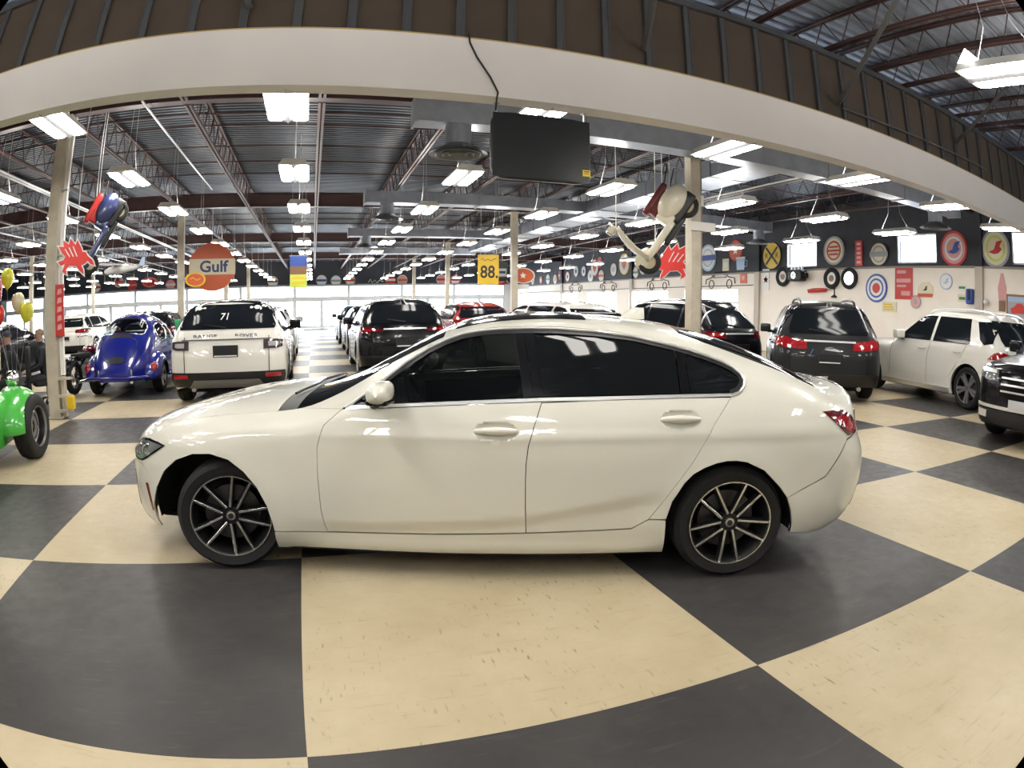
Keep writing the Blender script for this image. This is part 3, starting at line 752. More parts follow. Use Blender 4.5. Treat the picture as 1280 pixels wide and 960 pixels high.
def build_sedan():
    B = SEDAN
    ux = Vector((2.8438 * 0 + math.cos(math.radians(-18.2345)), math.sin(math.radians(-18.2345)), 0))
    car = thing('sedan_car', 'white four door sedan parked side-on in front of all the other cars', 'car', (1.66257, .73085, 0), math.radians(-18.2345))
    # the car's left must be towards the viewer: local +y points away, so mirror by building left on -y
    YT = pchip([(-.80, .40), (-.72, .50), (-.60, .63), (-.40, .735), (-.1, .785), (.3, .785), (.5, .765), (.62, .735), (.8, .66), (1.0, .585), (1.2, .535), (1.45, .505), (1.9, .50), (2.3, .505), (2.6, .53), (2.85, .57), (3.05, .61), (3.25, .655), (3.42, .68), (3.6, .67), (3.74, .60)])
    zts = lambda xs: list(zip(map(float, xs), map(float, B.Z(np.array(xs), YT(np.array(xs))))))
    D = [(.756, .948), (.85, 1.017), (.947, 1.088), (1.07, 1.182), (1.186, 1.252), (1.28, 1.297), (1.37, 1.328), (1.47, 1.345), (1.574, 1.354), (1.74, 1.361), (1.888, 1.361), (2.094, 1.351), (2.302, 1.33), (2.511, 1.289), (2.62, 1.262), (2.72, 1.233), (2.80, 1.206), (2.86, 1.178), (2.905, 1.143), (2.921, 1.10), (2.905, 1.062), (2.87, 1.03), (2.821, 1.016)]
    belt = [(2.575, 1.012), (2.163, 1.002), (1.787, .995), (1.582, .987), (1.144, .965)]
    fg = [(.756, .948), (.66, .865), (.623, .756), (.617, .6), (.622, .40), (.640, .268)]
    bg = [(1.791, .989), (1.755, .88), (1.727, .781), (1.716, .68), (1.715, .602), (1.716, .45), (1.722, .294)]
    rg = [(2.815, 1.014), (2.713, .886), (2.6, .691), (2.5, .55), (2.42, .43), (2.377, .366)]
    fa = [(-.478, .20), (-.492, .28), (-.486, .355), (-.436, .461), (-.348, .576), (-.247, .65), (-.123, .692), (-.01, .698), (.103, .669), (.19, .606), (.263, .519), (.312, .414), (.334, .31), (.338, .265)]
    ra = [(2.470, .30), (2.468, .37), (2.493, .47), (2.553, .572), (2.60, .62), (2.659, .653), (2.72, .675), (2.782, .687), (2.84, .687), (2.898, .678), (3.006, .629), (3.108, .533), (3.16, .47), (3.195, .39), (3.221, .286), (3.219, .25)]
    nose = lambda z0, z1, n=8: [(float(B.Xf(.56, z)), float(z)) for z in np.linspace(z0, z1, n)]
    tail = lambda z0, z1, n=8: [(float(B.Xr(.58, z)), float(z)) for z in np.linspace(z0, z1, n)]
    S = (-1, 1)
    bl = [(2.80, 1.013)] + belt + [(.79, .948)]
    # fender
    topc = zts(np.linspace(.50, -.66, 22))
    side_panel(B, 'front_fender', fa[3:] + [(.50, .266)] + fg[::-1] + topc + nose(.73, .605, 4) + [(-.56, .5815)], M_paint, car, S, .04, gap=.0006)
    side_panel(B, 'front_bumper', nose(.17, .60, 10) + [(-.56, .58)] + fa[3::-1] + [(-.55, .175)], M_paint, car, S, .035, gap=.0006)
    side_panel(B, 'front_door', fg[::-1] + [(.79, .948)] + belt[::-1][:4] + bg + [(1.3, .280)], M_paint, car, S, .026, dense=[(1.567, .852, .13, .062, .010), (1.17, .325, .53, .06, .014)])
    # top edge of the doors follows the belt
    side_panel(B, 'rear_door', bg[::-1] + belt[1::-1] + rg + [(2.286, .311)], M_paint, car, S, .026, dense=[(2.524, .905, .13, .062, .010), (2.02, .39, .32, .10, .014)])
    side_panel(B, 'side_skirt', [(.336, .262), (.50, .262), (.64, .264), (1.3, .276), (1.722, .29), (2.286, .307), (2.374, .362), (2.468, .362), (2.478, .15), (1.5, .152), (.325, .14)], M_paint, car, S, .035)
    ttop = zts(np.linspace(3.70, .50, 60))
    side_panel(B, 'rear_quarter', D + rg + [(2.468, .368)] + ra[2:13] + [(3.40, .58), (3.56, .775), (3.66, .80)] + tail(.80, 1.0, 6) + ttop, M_paint, car, S, .035, gap=.001)
    side_panel(B, 'rear_bumper', ra[12:] + [(3.44, .215), (3.62, .24)] + tail(.27, .79, 12) + [(3.66, .79), (3.56, .765), (3.405, .575)], M_paint, car, S, .035)
    # nose, tail, hood, roof, boot
    y = np.linspace(-.56, .56, 25)
    end_panel(B, 'front_bumper', False, [(-.56, .17)] + [(.56, .17)] + [(float(t), float(q) - .004) for t, q in zip(y[::-1], B.Z(np.full(25, -.70), y[::-1]))], M_paint, car)
    y = np.linspace(-.58, .58, 25)
    end_panel(B, 'rear_bumper', True, [(-.58, .27), (.58, .27), (.58, .70), (-.58, .70)], M_paint, car)
    boot = end_panel(B, 'boot_lid', True, [(-.58, .704), (.58, .704)] + [(float(t), float(q) - .004) for t, q in zip(y[::-1], B.Z(np.full(25, 3.70), y[::-1]))], M_paint, car)
    top_panel(B, 'bonnet', np.linspace(-.70, .36, 34), lambda x: -YT(x) + .002, lambda x: YT(x) - .002, M_paint, car, 32)
    top_panel(B, 'windscreen_cowl', np.linspace(.362, .47, 6), lambda x: -YT(x), lambda x: YT(x), M_black, car, 20, -.004)
    top_panel(B, 'windscreen', np.linspace(.47, 1.27, 26), lambda x: -YT(x) - .004, lambda x: YT(x) + .004, M_glassd, car, 28, -.001)
    top_panel(B, 'roof', np.linspace(1.27, 2.60, 34), lambda x: -YT(x) - .002, lambda x: YT(x) + .002, M_paint, car, 28)
    top_panel(B, 'sunroof', np.linspace(1.33, 2.06, 20), lambda x: -.43, lambda x: .43, M_gloss, car, 20, .006)
    top_panel(B, 'rear_window', np.linspace(2.60, 3.405, 24), lambda x: -YT(x) - .002, lambda x: YT(x) + .002, M_glassd, car, 26, -.001)
    top_panel(B, 'boot_lid', np.linspace(3.41, 3.70, 12), lambda x: -YT(x), lambda x: YT(x), M_paint, car, 28)
    # side windows: chrome surround, rubber, glass, pillar
    Dc = D + belt
    i1, i2, i3 = shrink(Dc, .016), shrink(Dc, .022), shrink(Dc, .034); nD = len(D)
    side_tube(B, 'window_chrome', shrink(Dc, .009)[:nD], .0095, M_satin, car)
    side_panel(B, 'belt_chrome', [(.772, .946), (1.144, .967), (1.582, .989), (1.787, .997), (2.163, 1.004), (2.575, 1.014), (2.83, 1.020), (2.84, 1.034), (2.575, 1.029), (2.163, 1.019), (1.787, 1.012), (1.582, 1.004), (1.144, .982), (.80, .966)], M_satin, car, S, .03, gap=0., inset=-.004)
    side_panel(B, 'window_seal', [p for p in i1[1:nD]] + [p for p in i3[nD - 1:0:-1]], M_black, car, S, .03, gap=0., inset=.004)
    g = i2
    pa, pb = (1.702, 1.0), (1.652, 1.36); pc, pd = (1.80, 1.0), (1.752, 1.36)
    side_panel(B, 'front_side_window', clipline(g, pa, pb, True), M_glass, car, S, .05, inset=.012, gap=0., depth=0.)
    mid = clipline(clipline(g, pa, pb, False), pc, pd, True)
    side_panel(B, 'door_pillar', clipline(mid, (1.752, 1.0), (1.702, 1.36), True), M_gloss, car, S, .05, inset=.006, gap=.001)
    side_panel(B, 'door_pillar', clipline(mid, (1.752, 1.0), (1.702, 1.36), False), M_gloss, car, S, .05, inset=.006, gap=.001)
    rear = clipline(g, pc, pd, False)
    side_panel(B, 'rear_side_window', clipx(rear, 2.53, True), M_glassd, car, S, .05, inset=.012, gap=0., depth=0.)
    side_panel(B, 'window_divider', clipx(clipx(rear, 2.535, False), 2.585, True), M_gloss, car, S, .05, inset=.007, gap=0.)
    side_panel(B, 'quarter_window', clipx(rear, 2.59, False), M_glassd, car, S, .05, inset=.012, gap=0., depth=0.)
    # lamps
    hl = [(-.70, .665), (-.66, .70), (-.60, .728), (-.50, .74), (-.40, .735), (-.335, .722), (-.40, .685), (-.50, .632), (-.56, .605), (-.66, .60), (-.705, .62)]
    for o in side_panel(B, 'headlight', hl, M_gloss, car, S, .03, inset=-.004, gap=0.):
        s = 1 if o.data.vertices[0].co.y > 0 else -1
        side_panel(B, 'lamp_lens', shrink(hl, .010), M_lamp_c, o, (s,), .03, inset=-.0065, gap=0., depth=0.)
        for cx, cz in ((-.60, .665), (-.50, .68)):
            mb = MB(); yv = float(B.W(cx, cz)) + .004
            mb.M = Matrix.Translation((cx, s * yv, cz)) @ Matrix.Rotation(s * .75, 4, 'Z').inverted(); mb.lathe([(.030, -.004), (.036, .004), (.030, .006), (.02, .001), (0, 0)] if s > 0 else [(.030, .004), (.036, -.004), (.030, -.006), (.02, -.001), (0, 0)], 24, ax='y')
            mb.build('light_ring', M_silver, o, 30)
    tl = [(3.375, .938), (3.46, .94), (3.552, .934), (3.63, .90), (3.70, .84), (3.70, .80), (3.64, .792), (3.575, .792), (3.48, .86)]
    for o in side_panel(B, 'tail_light', tl, M_taild, car, S, .03, inset=-.004, gap=0.):
        s = 1 if o.data.vertices[0].co.y > 0 else -1
        side_panel(B, 'light_bar', [(3.43, .905), (3.55, .905), (3.69, .835), (3.69, .812), (3.58, .812), (3.52, .86)], M_tail, o, (s,), .03, inset=-.007, gap=0., depth=0.)
    for g in (1, -1):
        o = end_panel(B, 'tail_light', True, [(g * .30, .86), (g * .565, .80), (g * .575, .90), (g * .34, .935)], M_taild, car, .04, .025, off=.006, gap=0.)
        end_panel(B, 'light_bar', True, [(g * .36, .875), (g * .54, .83), (g * .54, .86), (g * .38, .90)], M_tail, o, .04, .025, off=.010, gap=0.)
    side_panel(B, 'side_marker', [(-.545, .475), (-.515, .475), (-.497, .31), (-.512, .30)], mat('amber_red_reflector', (.20, .03, .015), .2, coat=1.), car, S, .03, inset=-.003, gap=0.)
    side_panel(B, 'bumper_vent', [(3.80, .515), (3.812, .50), (3.775, .37), (3.715, .33), (3.74, .36), (3.775, .42)], M_gloss, car, S, .02, inset=-.004, gap=0.)
    side_panel(B, 'air_curtain', [(-.742, .50), (-.752, .50), (-.745, .34), (-.70, .285), (-.715, .33), (-.735, .40)], M_gloss, car, S, .02, inset=-.004, gap=0.)
    end_panel(B, 'kidney_grille', False, [(.05, .50), (.34, .50), (.36, .66), (.08, .68)], M_gloss, car, off=.006)
    end_panel(B, 'kidney_grille', False, [(-.05, .50), (-.34, .50), (-.36, .66), (-.08, .68)], M_gloss, car, off=.006)
    end_panel(B, 'lower_intake', False, [(-.5, .22), (.5, .22), (.52, .36), (-.52, .36)], M_gloss, car, off=.005)
    # black inner shell, floor, wheel housings
    core = [(-.50, .24)] + fa[1:] + [(.34, .18), (2.46, .18)] + ra + [(3.45, .22), (3.5, .3), (3.5, .95), (2.9, .98), (1.5, .93), (.70, .88), (.2, .86), (-.4, .78), (-.55, .70), (-.52, .5)]
    side_panel(B, 'inner_shell', core, M_matte, car, S, .08, inset=.03, gap=0., depth=0.)
    mb = MB(); mb.bbox((.36, -.83, .145), (2.46, .83, .19)); mb.bbox((-.62, -.52, .17), (3.62, .52, .2)); mb.bbox((.42, -.7, .19), (.45, .7, .86)); mb.bbox((3.0, -.66, .2), (3.03, .66, .96)); mb.build('underbody', M_matte, car)
    for cx, R in ((-.06, .43), (2.845, .385)):
        for s in S:
            mb = MB(); P = [(cx + R * math.cos(a), .30 + R * .95 * math.sin(a)) for a in np.linspace(-.12, PI + .12, 24)]
            mb.add([(p[0], s * yy, p[1]) for p in P for yy in (.50, max(.5, min(.86, float(B.W(p[0], max(p[1], .22))) - .05)))], [(2 * i, 2 * i + 1, 2 * i + 3, 2 * i + 2) for i in range(23)])
            mb.add([(p[0], s * .50, p[1]) for p in P], [tuple(range(24))]); mb.build('wheel_housing', M_matte, car)
    # mirrors, handles, antenna, wipers
    for s in S:
        mb = MB(); mb.M = Matrix.Translation((1.0, s * 1.00, 1.055)) @ Matrix.Rotation(s * .12, 4, 'Z')
        prof = []
        for j in range(9):
            t = j / 8; yy = -.105 + .21 * t; k = (1 - abs(2 * t - 1) ** 3.2) ** .45 if 0 < t < 1 else .02
            prof.append((yy, k))
        rows = []
        for yy, k in prof:
            row = []
            for i in range(20):
                a = 2 * PI * i / 20; cx = math.copysign(abs(math.cos(a)) ** .75, math.cos(a)); cz = math.copysign(abs(math.sin(a)) ** .8, math.sin(a))
                row.append((.066 * k * cx * (1.15 if cx < 0 else .75) + .01, yy, .052 * k * cz + .008 * (yy / .1)))
            rows.append(row + [row[0]])
        mb.grid(rows); o = mb.build('door_mirror', M_paint, car, 60)
        mb = MB(); mb.M = Matrix.Translation((1.0, s * 1.00, 1.055)) @ Matrix.Rotation(s * .12, 4, 'Z'); mb.rbox((.0, 0, -.043), (.115, .16, .026)); mb.build('mirror_base', M_gloss, o, 40)
        mb = MB(); mb.tube([(.97, s * .95, 1.0), (.95, s * .88, .985), (.93, s * .845, .972)], [.028, .024, .03], 8); mb.build('mirror_stalk', M_black, o, 40)
        for hx, hz, par in ((1.567, .852, 'f'), (2.524, .905, 'r')):
            yv = float(B.W(hx, hz)); mb = MB(); P = []
            for i in range(11):
                t = -1 + 2 * i / 10; P.append((hx + .108 * t, s * (yv + .034 - .022 * abs(t) ** 2.6), hz + .006 * (1 - t * t)))
            mb.tube(P, [.011 + .010 * (1 - abs(-1 + 2 * i / 10) ** 2) for i in range(11)], 10)
            doors = [c for c in kids(car) if c.name.startswith('front_door' if par == 'f' else 'rear_door')]
            d = [c for c in doors if c.data.vertices[0].co.y * s > 0][0]
            mb.build('door_handle', M_paint, d, 60)
    rows = []
    for j in range(7):
        t = j / 6; x0 = 2.33 + .11 * t; x1 = 2.50 - .005 * t; z = 1.405 + .075 * (1 - (1 - t) ** 2) * 1.0; wv = .038 * (1 - t) ** .7 + .004
        rows.append([(x0 + (x1 - x0) * (1 - math.cos(a)) / 2, wv * math.sin(a), z - .0 * t) for a in np.linspace(0, 2 * PI, 17)])
    mb = MB(); mb.grid(rows); mb.add(rows[-1][:16], [tuple(range(16))]); mb.build('roof_antenna', M_paint, car, 50)
    mb = MB()
    for y0, y1 in ((-.55, .05), (.0, .6)):
        P = [(.44 - .05 * abs(2 * t - 1), y0 + (y1 - y0) * t) for t in np.linspace(0, 1, 8)]
        mb.tube([(p[0], p[1], float(B.Z(p[0], abs(p[1]))) + .012) for p in P], .008, 6)
    mb.build('wiper_blade', M_black, car)
    # cabin
    for s in S:
        mb = MB(); mb.rbox((1.55, s * .37, .55), (.52, .50, .20)); mb.M = Matrix.Translation((1.78, s * .37, .86)) @ Matrix.Rotation(.28, 4, 'Y'); mb.rbox((0, 0, 0), (.16, .48, .62)); mb.rbox((.0, 0, .40), (.10, .26, .17)); mb.M = None
        mb.build('front_seat', M_int, car, 50)
    mb = MB(); mb.rbox((2.45, 0, .56), (.5, 1.25, .2)); mb.M = Matrix.Translation((2.72, 0, .86)) @ Matrix.Rotation(.35, 4, 'Y'); mb.rbox((0, 0, 0), (.16, 1.2, .56)); mb.build('rear_seat', M_int, car, 50)
    mb = MB(); mb.rbox((.78, 0, .82), (.5, 1.35, .26)); mb.build('dashboard', M_int, car, 50)
    mb = MB(); mb.M = Matrix.Translation((1.10, -.37, .90)) @ Matrix.Rotation(-.40, 4, 'Y'); mb.tube([(0, .185 * math.cos(a), .185 * math.sin(a)) for a in np.linspace(0, 2 * PI, 29)[:-1]], .015, 8, closed=True); mb.rbox((0, 0, 0), (.04, .14, .11)); mb.box((0, 0, 0), (.02, .36, .03)); mb.build('steering_wheel', mat('wheel_leather', (.02, .02, .02), .45), car, 50)
    # wheels (left of the car is local -y here)
    st = math.radians(17)
    wheel(car, .03, .885, -1, steer=st, base=-105)
    wheel(car, .03, .885, 1, steer=st)
    wheel(car, 2.845, .895, -1, base=-93); wheel(car, 2.845, .895, 1)
    return car
build_sedan()
# ------------------------------------------------------------------ the other cars
def paint(name, col=(.5, .5, .5), rough=.3): return mat(name, col, rough, coat=1., coat_rough=.02)
M_cg = mat('dark_car_glass', (.008, .010, .013), .09, spec=.12)
M_plate = mat('plate_black', (.012, .013, .016), .4)
M_white_l = mat('white_marking', (.75, .75, .73), .5)
def suv_body(WB=2.85, a=.92, r=1.0, H=1.70, B=.95, belt=1.05, hood=1.06, rear_slope=.42, sedan=False, rw=.36):
    e = WB + r
    if sedan:
        zt = [(-a, .62), (-a + .08, .74), (-.5, .84), (0, .92), (.4, .97), (.55, 1.0), (.95, 1.2), (1.3, H - .05), (1.7, H), (2.1, H), (2.6, H - .07), (3.0, 1.2), (WB + .42, 1.08), (e - .1, 1.03), (e, .9)]
        xr = [(.15, e - .25), (.3, e - .06), (.5, e), (.8, e - .02), (1.0, e - .05), (1.5, e - .03)]
    else:
        zt = [(-a, .80), (-a + .07, hood - .13), (-.55, hood - .06), (0, hood), (.45, hood + .03), (.60, hood + .06), (1.0, (hood + H) / 2 + .05), (1.4, H - .06), (1.9, H), (2.5, H), (WB + .2, H - .03), (e - .5, H - .06), (e, H - .10)]
        xr = [(.15, e - .25), (.28, e - .10), (.45, e), (.75, e - .01), (.95, e - .05), (belt + .02, e - .10), (belt + .3, e - .10 - rear_slope * .5), (H - .08, e - .10 - rear_slope), (H + .2, e - .16 - rear_slope)]
    s = H - belt
    S = [(.12, -.10), (.22, -.05), (.35, -.02), (.55, 0), (.8, 0), (belt - .1, -.015), (belt, -.04), (belt + s * .35, -.13), (belt + s * .7, -.235), (belt + s * .95, -.33), (belt + s * 1.2, -.40)]
    b = Body(B, S, zt, [(.12, -a + .1), (.3, -a), (.7, -a), (hood - .15, -a + .06), (hood, -a + .15), (2, -a + .15)], xr, .75, 2.7, .42, 3.0,
             [(-a, .2), (.3, .26), (.8, .22), (1.4, .13), (2.2, .11), (e - .4, .12), (e, .12)] if not sedan else [(-a, .2), (.3, .26), (.8, .22), (1.3, .14), (2.0, .11), (2.6, .15), (3.2, .25), (e, .2)],
             [(-a, 3.4), (.3, 3.6), (.7, 3.), (1.4, 2.4), (e, 2.6)], arches=((0, rw, rw + .05), (WB, rw, rw + .05)), flare=.015)
    b.WB, b.a, b.r, b.H, b.belt, b.hood, b.e, b.rw, b.sedan = WB, a, r, H, belt, hood, e, rw, sedan
    return b
def place(o, rear, psi, e):
    """put a car so that the middle of its tail stands at `rear`, heading psi degrees clockwise from +Y"""
    h = Vector((math.sin(math.radians(psi)), math.cos(math.radians(psi)), 0)); p = Vector((*rear, 0)) + h * e
    o.location = p; o.rotation_euler = (0, 0, math.atan2(-h.y, -h.x)); return o
def car_shell(b, car, pm, d=.09, yf=.55, yr=.60, lower=True):
    ys = .74 * b.B
    w = lambda x: ys * np.clip(np.minimum((x + b.a) / .35, 1), .05, 1) ** .45
    YTp = [(-b.a + .12, .55), (-.45, ys * .96), (.2, ys), (.6, ys * .97), (1.0, ys * .84), (1.4, ys * .74), (2.2, ys * .72), (b.e - .3, ys * .72)] if not b.sedan else \
          [(-b.a + .12, .52), (-.45, ys * .96), (.2, ys), (.6, ys * .97), (1.0, ys * .84), (1.4, ys * .72), (2.2, ys * .72), (2.8, ys * .80), (3.2, ys * .93), (b.e - .2, ys * .9)]
    YT = pchip(YTp); zt = lambda xs: [float(q) for q in b.Z(np.array(xs), YT(np.array(xs)))]
    xf0 = float(b.Xf(yf, b.hood - .16 if not b.sedan else .74)); zr = b.H - .10 if not b.sedan else 1.0
    xr0 = float(b.Xr(yr if b.sedan else float(YT(b.e - .5)), zr)) - .01
    R = b.rw + .045; rk = .30
    arc = lambda cx: [(cx + R * math.cos(t), b.rw + R * math.sin(t)) for t in np.linspace(PI + .35, -.35, 18)]
    nose = [(float(b.Xf(yf, z)), float(z)) for z in np.linspace(.24, b.hood - .16 if not b.sedan else .74, 8)]
    ytop_r = float(YT(xr0)); yz = lambda z: yr if z < b.belt else yr + (ytop_r - yr) * (z - b.belt) / max(.05, zr - b.belt)
    tail = [(float(b.Xr(yz(z), z)), float(z)) for z in np.linspace(zr, .30, 14)]
    xs = np.linspace(xf0 + .04, xr0, 46); top = list(zip(map(float, xs), zt(xs)))
    poly = nose + top + tail + arc(b.WB)[::-1][:1] + arc(b.WB)[::-1][1:] + [(b.WB - R * .94 - .02, .22), (R * .94 + .02, .22)] + arc(0.)[::-1]
    P = side_panel(b, 'body_shell', poly, pm, car, (1, -1), d, .05, gap=0., depth=.03)
    xs = np.concatenate([np.linspace(xf0 + .02, 1.5, 30), np.linspace(1.5, xr0 + .02, 30)[1:]])
    P.append(top_panel(b, 'body_shell', xs, lambda x: -float(YT(x)) - .003, lambda x: float(YT(x)) + .003, pm, car, 18, depth=0.))
    y = np.linspace(-yf, yf, 15); P.append(end_panel(b, 'body_shell', False, [(-yf, .24), (yf, .24)] + [(float(t), float(b.Z(xf0 + .03, t))) for t in y[::-1]], pm, car, .08, .05, gap=0.))
    zs = np.linspace(zr, .30, 14)
    y = np.linspace(-ytop_r, ytop_r, 15)
    P.append(end_panel(b, 'body_shell', True, [(yz(z), z) for z in zs] + [(-yz(z), z) for z in zs[::-1]] + [(float(t), float(b.Z(xr0 + .01, t)) - .003) for t in y[1:-1]], pm, car, .08, .05, gap=0.))
    o = join(P, 'body_shell', car)
    mb = MB(); mb.bbox((-b.a + .35, -.55, .2), (b.e - .3, .55, .26)); mb.bbox((R + .05, -b.B + .12, .2), (b.WB - R - .05, b.B - .12, .24))
    for cx in (0, b.WB):
        for s in (1, -1):
            Q = [(cx + (R + .01) * math.cos(t), b.rw + (R + .01) * math.sin(t)) for t in np.linspace(-.4, PI + .4, 18)]
            mb.add([(p[0], s * yy, p[1]) for p in Q for yy in (.55, b.B - .06)], [(2 * i, 2 * i + 1, 2 * i + 3, 2 * i + 2) for i in range(17)]); mb.add([(p[0], s * .55, p[1]) for p in Q], [tuple(range(18))])
    mb.build('underbody', M_matte, car)
    b.YT, b.yz, b.zr, b.xr0 = YT, yz, zr, xr0
    return o
def car_glass(b, car, roof_black=False, frame=None, drop=.0):
    """side windows in one band with pillars, windscreen, rear screen"""
    s = b.H - b.belt; zl = b.belt + .02; zh = b.H - .115
    if b.sedan:
        D = [(.80, zl), (1.05, zl + .14), (1.3, zh - .06), (1.55, zh), (2.3, zh), (2.65, zh - .06), (2.95, zl + .10), (2.98, zl + .04), (2.85, zl)]; cuts = [(1.70, 1.78)]
    else:
        t = b.e - .55
        D = [(.86, zl), (1.1, zl + s * .32), (1.38, zh - .04), (1.6, zh), (2.6, zh + .005), (t - .12, zh - .01), (t + .04, zh - .10), (t + .12, zl + .10), (t + .08, zl + .03), (t - .1, zl + .02)]; cuts = [(1.80, 1.88), (2.80, 2.88)]
    if frame is not None: side_tube(b, 'window_frame', D, .018, frame, car, closed=True, out=.004)
    x0 = -9
    for c0, c1 in cuts + [(99, 99)]:
        side_panel(b, 'side_window', clipx(clipx(D, x0, False), c0, True), M_cg, car, (1, -1), .09, .04, inset=-.008, gap=0., depth=.01); x0 = c1
    YT = b.YT
    top_panel(b, 'windscreen', np.linspace(.64, 1.34, 12), lambda x: -float(YT(x)) + .05, lambda x: float(YT(x)) - .05, M_cg, car, 14, .005)
    if b.sedan: top_panel(b, 'rear_window', np.linspace(2.45, 3.15, 12), lambda x: -float(YT(x)) + .06, lambda x: float(YT(x)) - .06, M_cg, car, 14, .005)
    if roof_black: top_panel(b, 'roof_panel', np.linspace(1.4, b.xr0 - .02, 16), lambda x: -float(YT(x)) - .02, lambda x: float(YT(x)) + .02, M_gloss, car, 14, .006)
def sym(poly): return poly, [(-p[0], p[1]) for p in poly]
def car_wheels(b, car, style='five', R=None, r=None, steer=0.):
    R = R or b.rw; r = r or R * .70
    for x in (0, b.WB):
        for s in (1, -1): wheel(car, x, b.B - .02, s, R, r, .24, 0, style)
def car_mirrors(b, car, m):
    for s in (1, -1):
        mb = MB(); mb.rbox((1.02, s * (b.B + .09), b.belt + .10), (.16, .22, .17)); o = mb.build('door_mirror', m, car, 50)
        mb = MB(); mb.rbox((.98, s * (b.B - .02), b.belt + .03), (.12, .14, .06)); mb.build('mirror_base', M_black, o, 50)
def car_handles(b, car, m):
    for s in (1, -1):
        for x in (1.62, 2.62):
            z = b.belt - .13; y = float(b.W(x, z)); mb = MB(); mb.tube([(x - .1, s * (y + .004), z), (x - .06, s * (y + .03), z), (x + .06, s * (y + .03), z), (x + .1, s * (y + .004), z)], .013, 6); mb.build('door_handle', m, car, 60)
def door_lines(b, car):
    for s in (1, -1):
        for P in ([(.72, .98 * b.belt), (.66, .8), (.66, .40)], [(1.84, b.belt), (1.78, .8), (1.78, .34)], [(2.84, b.belt), (2.70, .86), (2.40, .5), (2.36, .34)]):
            P = resample(P + [], .1)[:-1] if False else P
            mb = MB(); pts = []
            for p, q in zip(P, P[1:]):
                for t in np.linspace(0, 1, 8): x, z = p[0] + (q[0] - p[0]) * t, p[1] + (q[1] - p[1]) * t; pts.append((x, s * (float(b.W(x, z)) - .003), z))
            mb.tube(pts, .005, 4); mb.build('door_seam', M_matte, car)
def rear_set(b, car, lights, lens, window, plate=None, bumper=None, bm=None, wiper=True, strip=None, strip_m=None, side_lights=None, emblem=None, gate=True, cores=True):
    if window: end_panel(b, 'rear_window', True, window, M_cg, car, .08, .05, off=.006, gap=0.)
    if lights:
        for P in sym(lights):
            core = M_tail if cores else mat('clear_lens', (.35, .35, .36), .1, coat=1.)
            o = end_panel(b, 'tail_light', True, P, lens, car, .05, .03, off=.010, gap=0.)
            c = (sum(p[0] for p in P) / len(P), sum(p[1] for p in P) / len(P)); end_panel(b, 'light_core', True, [(c[0] + (p[0] - c[0]) * .55, c[1] + (p[1] - c[1]) * .5) for p in P], core, o, .05, .03, off=.014, gap=0.)
    if side_lights: side_panel(b, 'tail_light', side_lights, lens, car, (1, -1), .05, .03, inset=-.010, gap=0.)
    if bumper: end_panel(b, 'lower_bumper', True, bumper, bm or M_black, car, .08, .05, off=.012, gap=0.)
    if strip: end_panel(b, 'trim_strip', True, strip, strip_m or M_satin, car, .08, .05, off=.014, gap=0.)
    if plate:
        (y0, y1, z0, z1) = plate; x = float(b.Xr(0, (z0 + z1) / 2))
        mb = MB(); mb.bbox((x - .01, y0, z0), (x + .022, y1, z1)); o = mb.build('licence_plate', M_plate, car)
        mb = MB(); mb.bbox((x + .0225, y0 + .02, z0 + .012), (x + .024, y1 - .02, z0 + .03)); mb.build('plate_frame_lettering', M_white_l, o)
    if emblem:
        y, z, ry, rz = emblem; x = float(b.Xr(abs(y), z)); mb = MB(); mb.M = Matrix.Translation((x + .012, y, z)); mb.lathe([(0, .012), (ry * .8, .010), (ry, 0)], 20, ax='x'); mb.M = None
        o = mb.build('emblem', M_satin, car, 40); o.scale = (1, 1, rz / ry)
    if gate:
        for s in (1, -1):
            mb = MB(); P = [(s * (b.B - .27), z) for z in np.linspace(.50, b.belt - .02, 8)]
            mb.tube([(float(b.Xr(abs(p[0]), p[1])) - .003, p[0], p[1]) for p in P], .006, 4); mb.build('tailgate_seam', M_matte, car)
    if wiper and window:
        zb = min(p[1] for p in window) + .03; x = float(b.Xr(0, zb)) + .03; mb = MB(); mb.tube([(x, .0, zb), (float(b.Xr(.3, zb + .05)) + .02, -.36, zb + .05)], .010, 5); mb.build('rear_wiper', M_black, car)
    x = b.e - .22
    for s in (1, -1): mb = MB(); mb.cyl((x - .2, s * .55, .27), (x + .12, s * .55, .26), .038, 12); mb.build('exhaust_tip', M_alloy, car, 40)
def rails(b, car, m):
    for s in (1, -1):
        P = []
        for x in np.linspace(1.5, b.e - .65, 12): yy = s * (float(b.YT(x)) - .02); P.append((x, yy, float(b.Z(x, abs(yy))) + .055))
        P = [(P[0][0] - .12, P[0][1], P[0][2] - .07)] + P + [(P[-1][0] + .12, P[-1][1], P[-1][2] - .09)]
        mb = MB(); mb.tube(P, .022, 6); mb.build('roof_rail', m, car, 60)

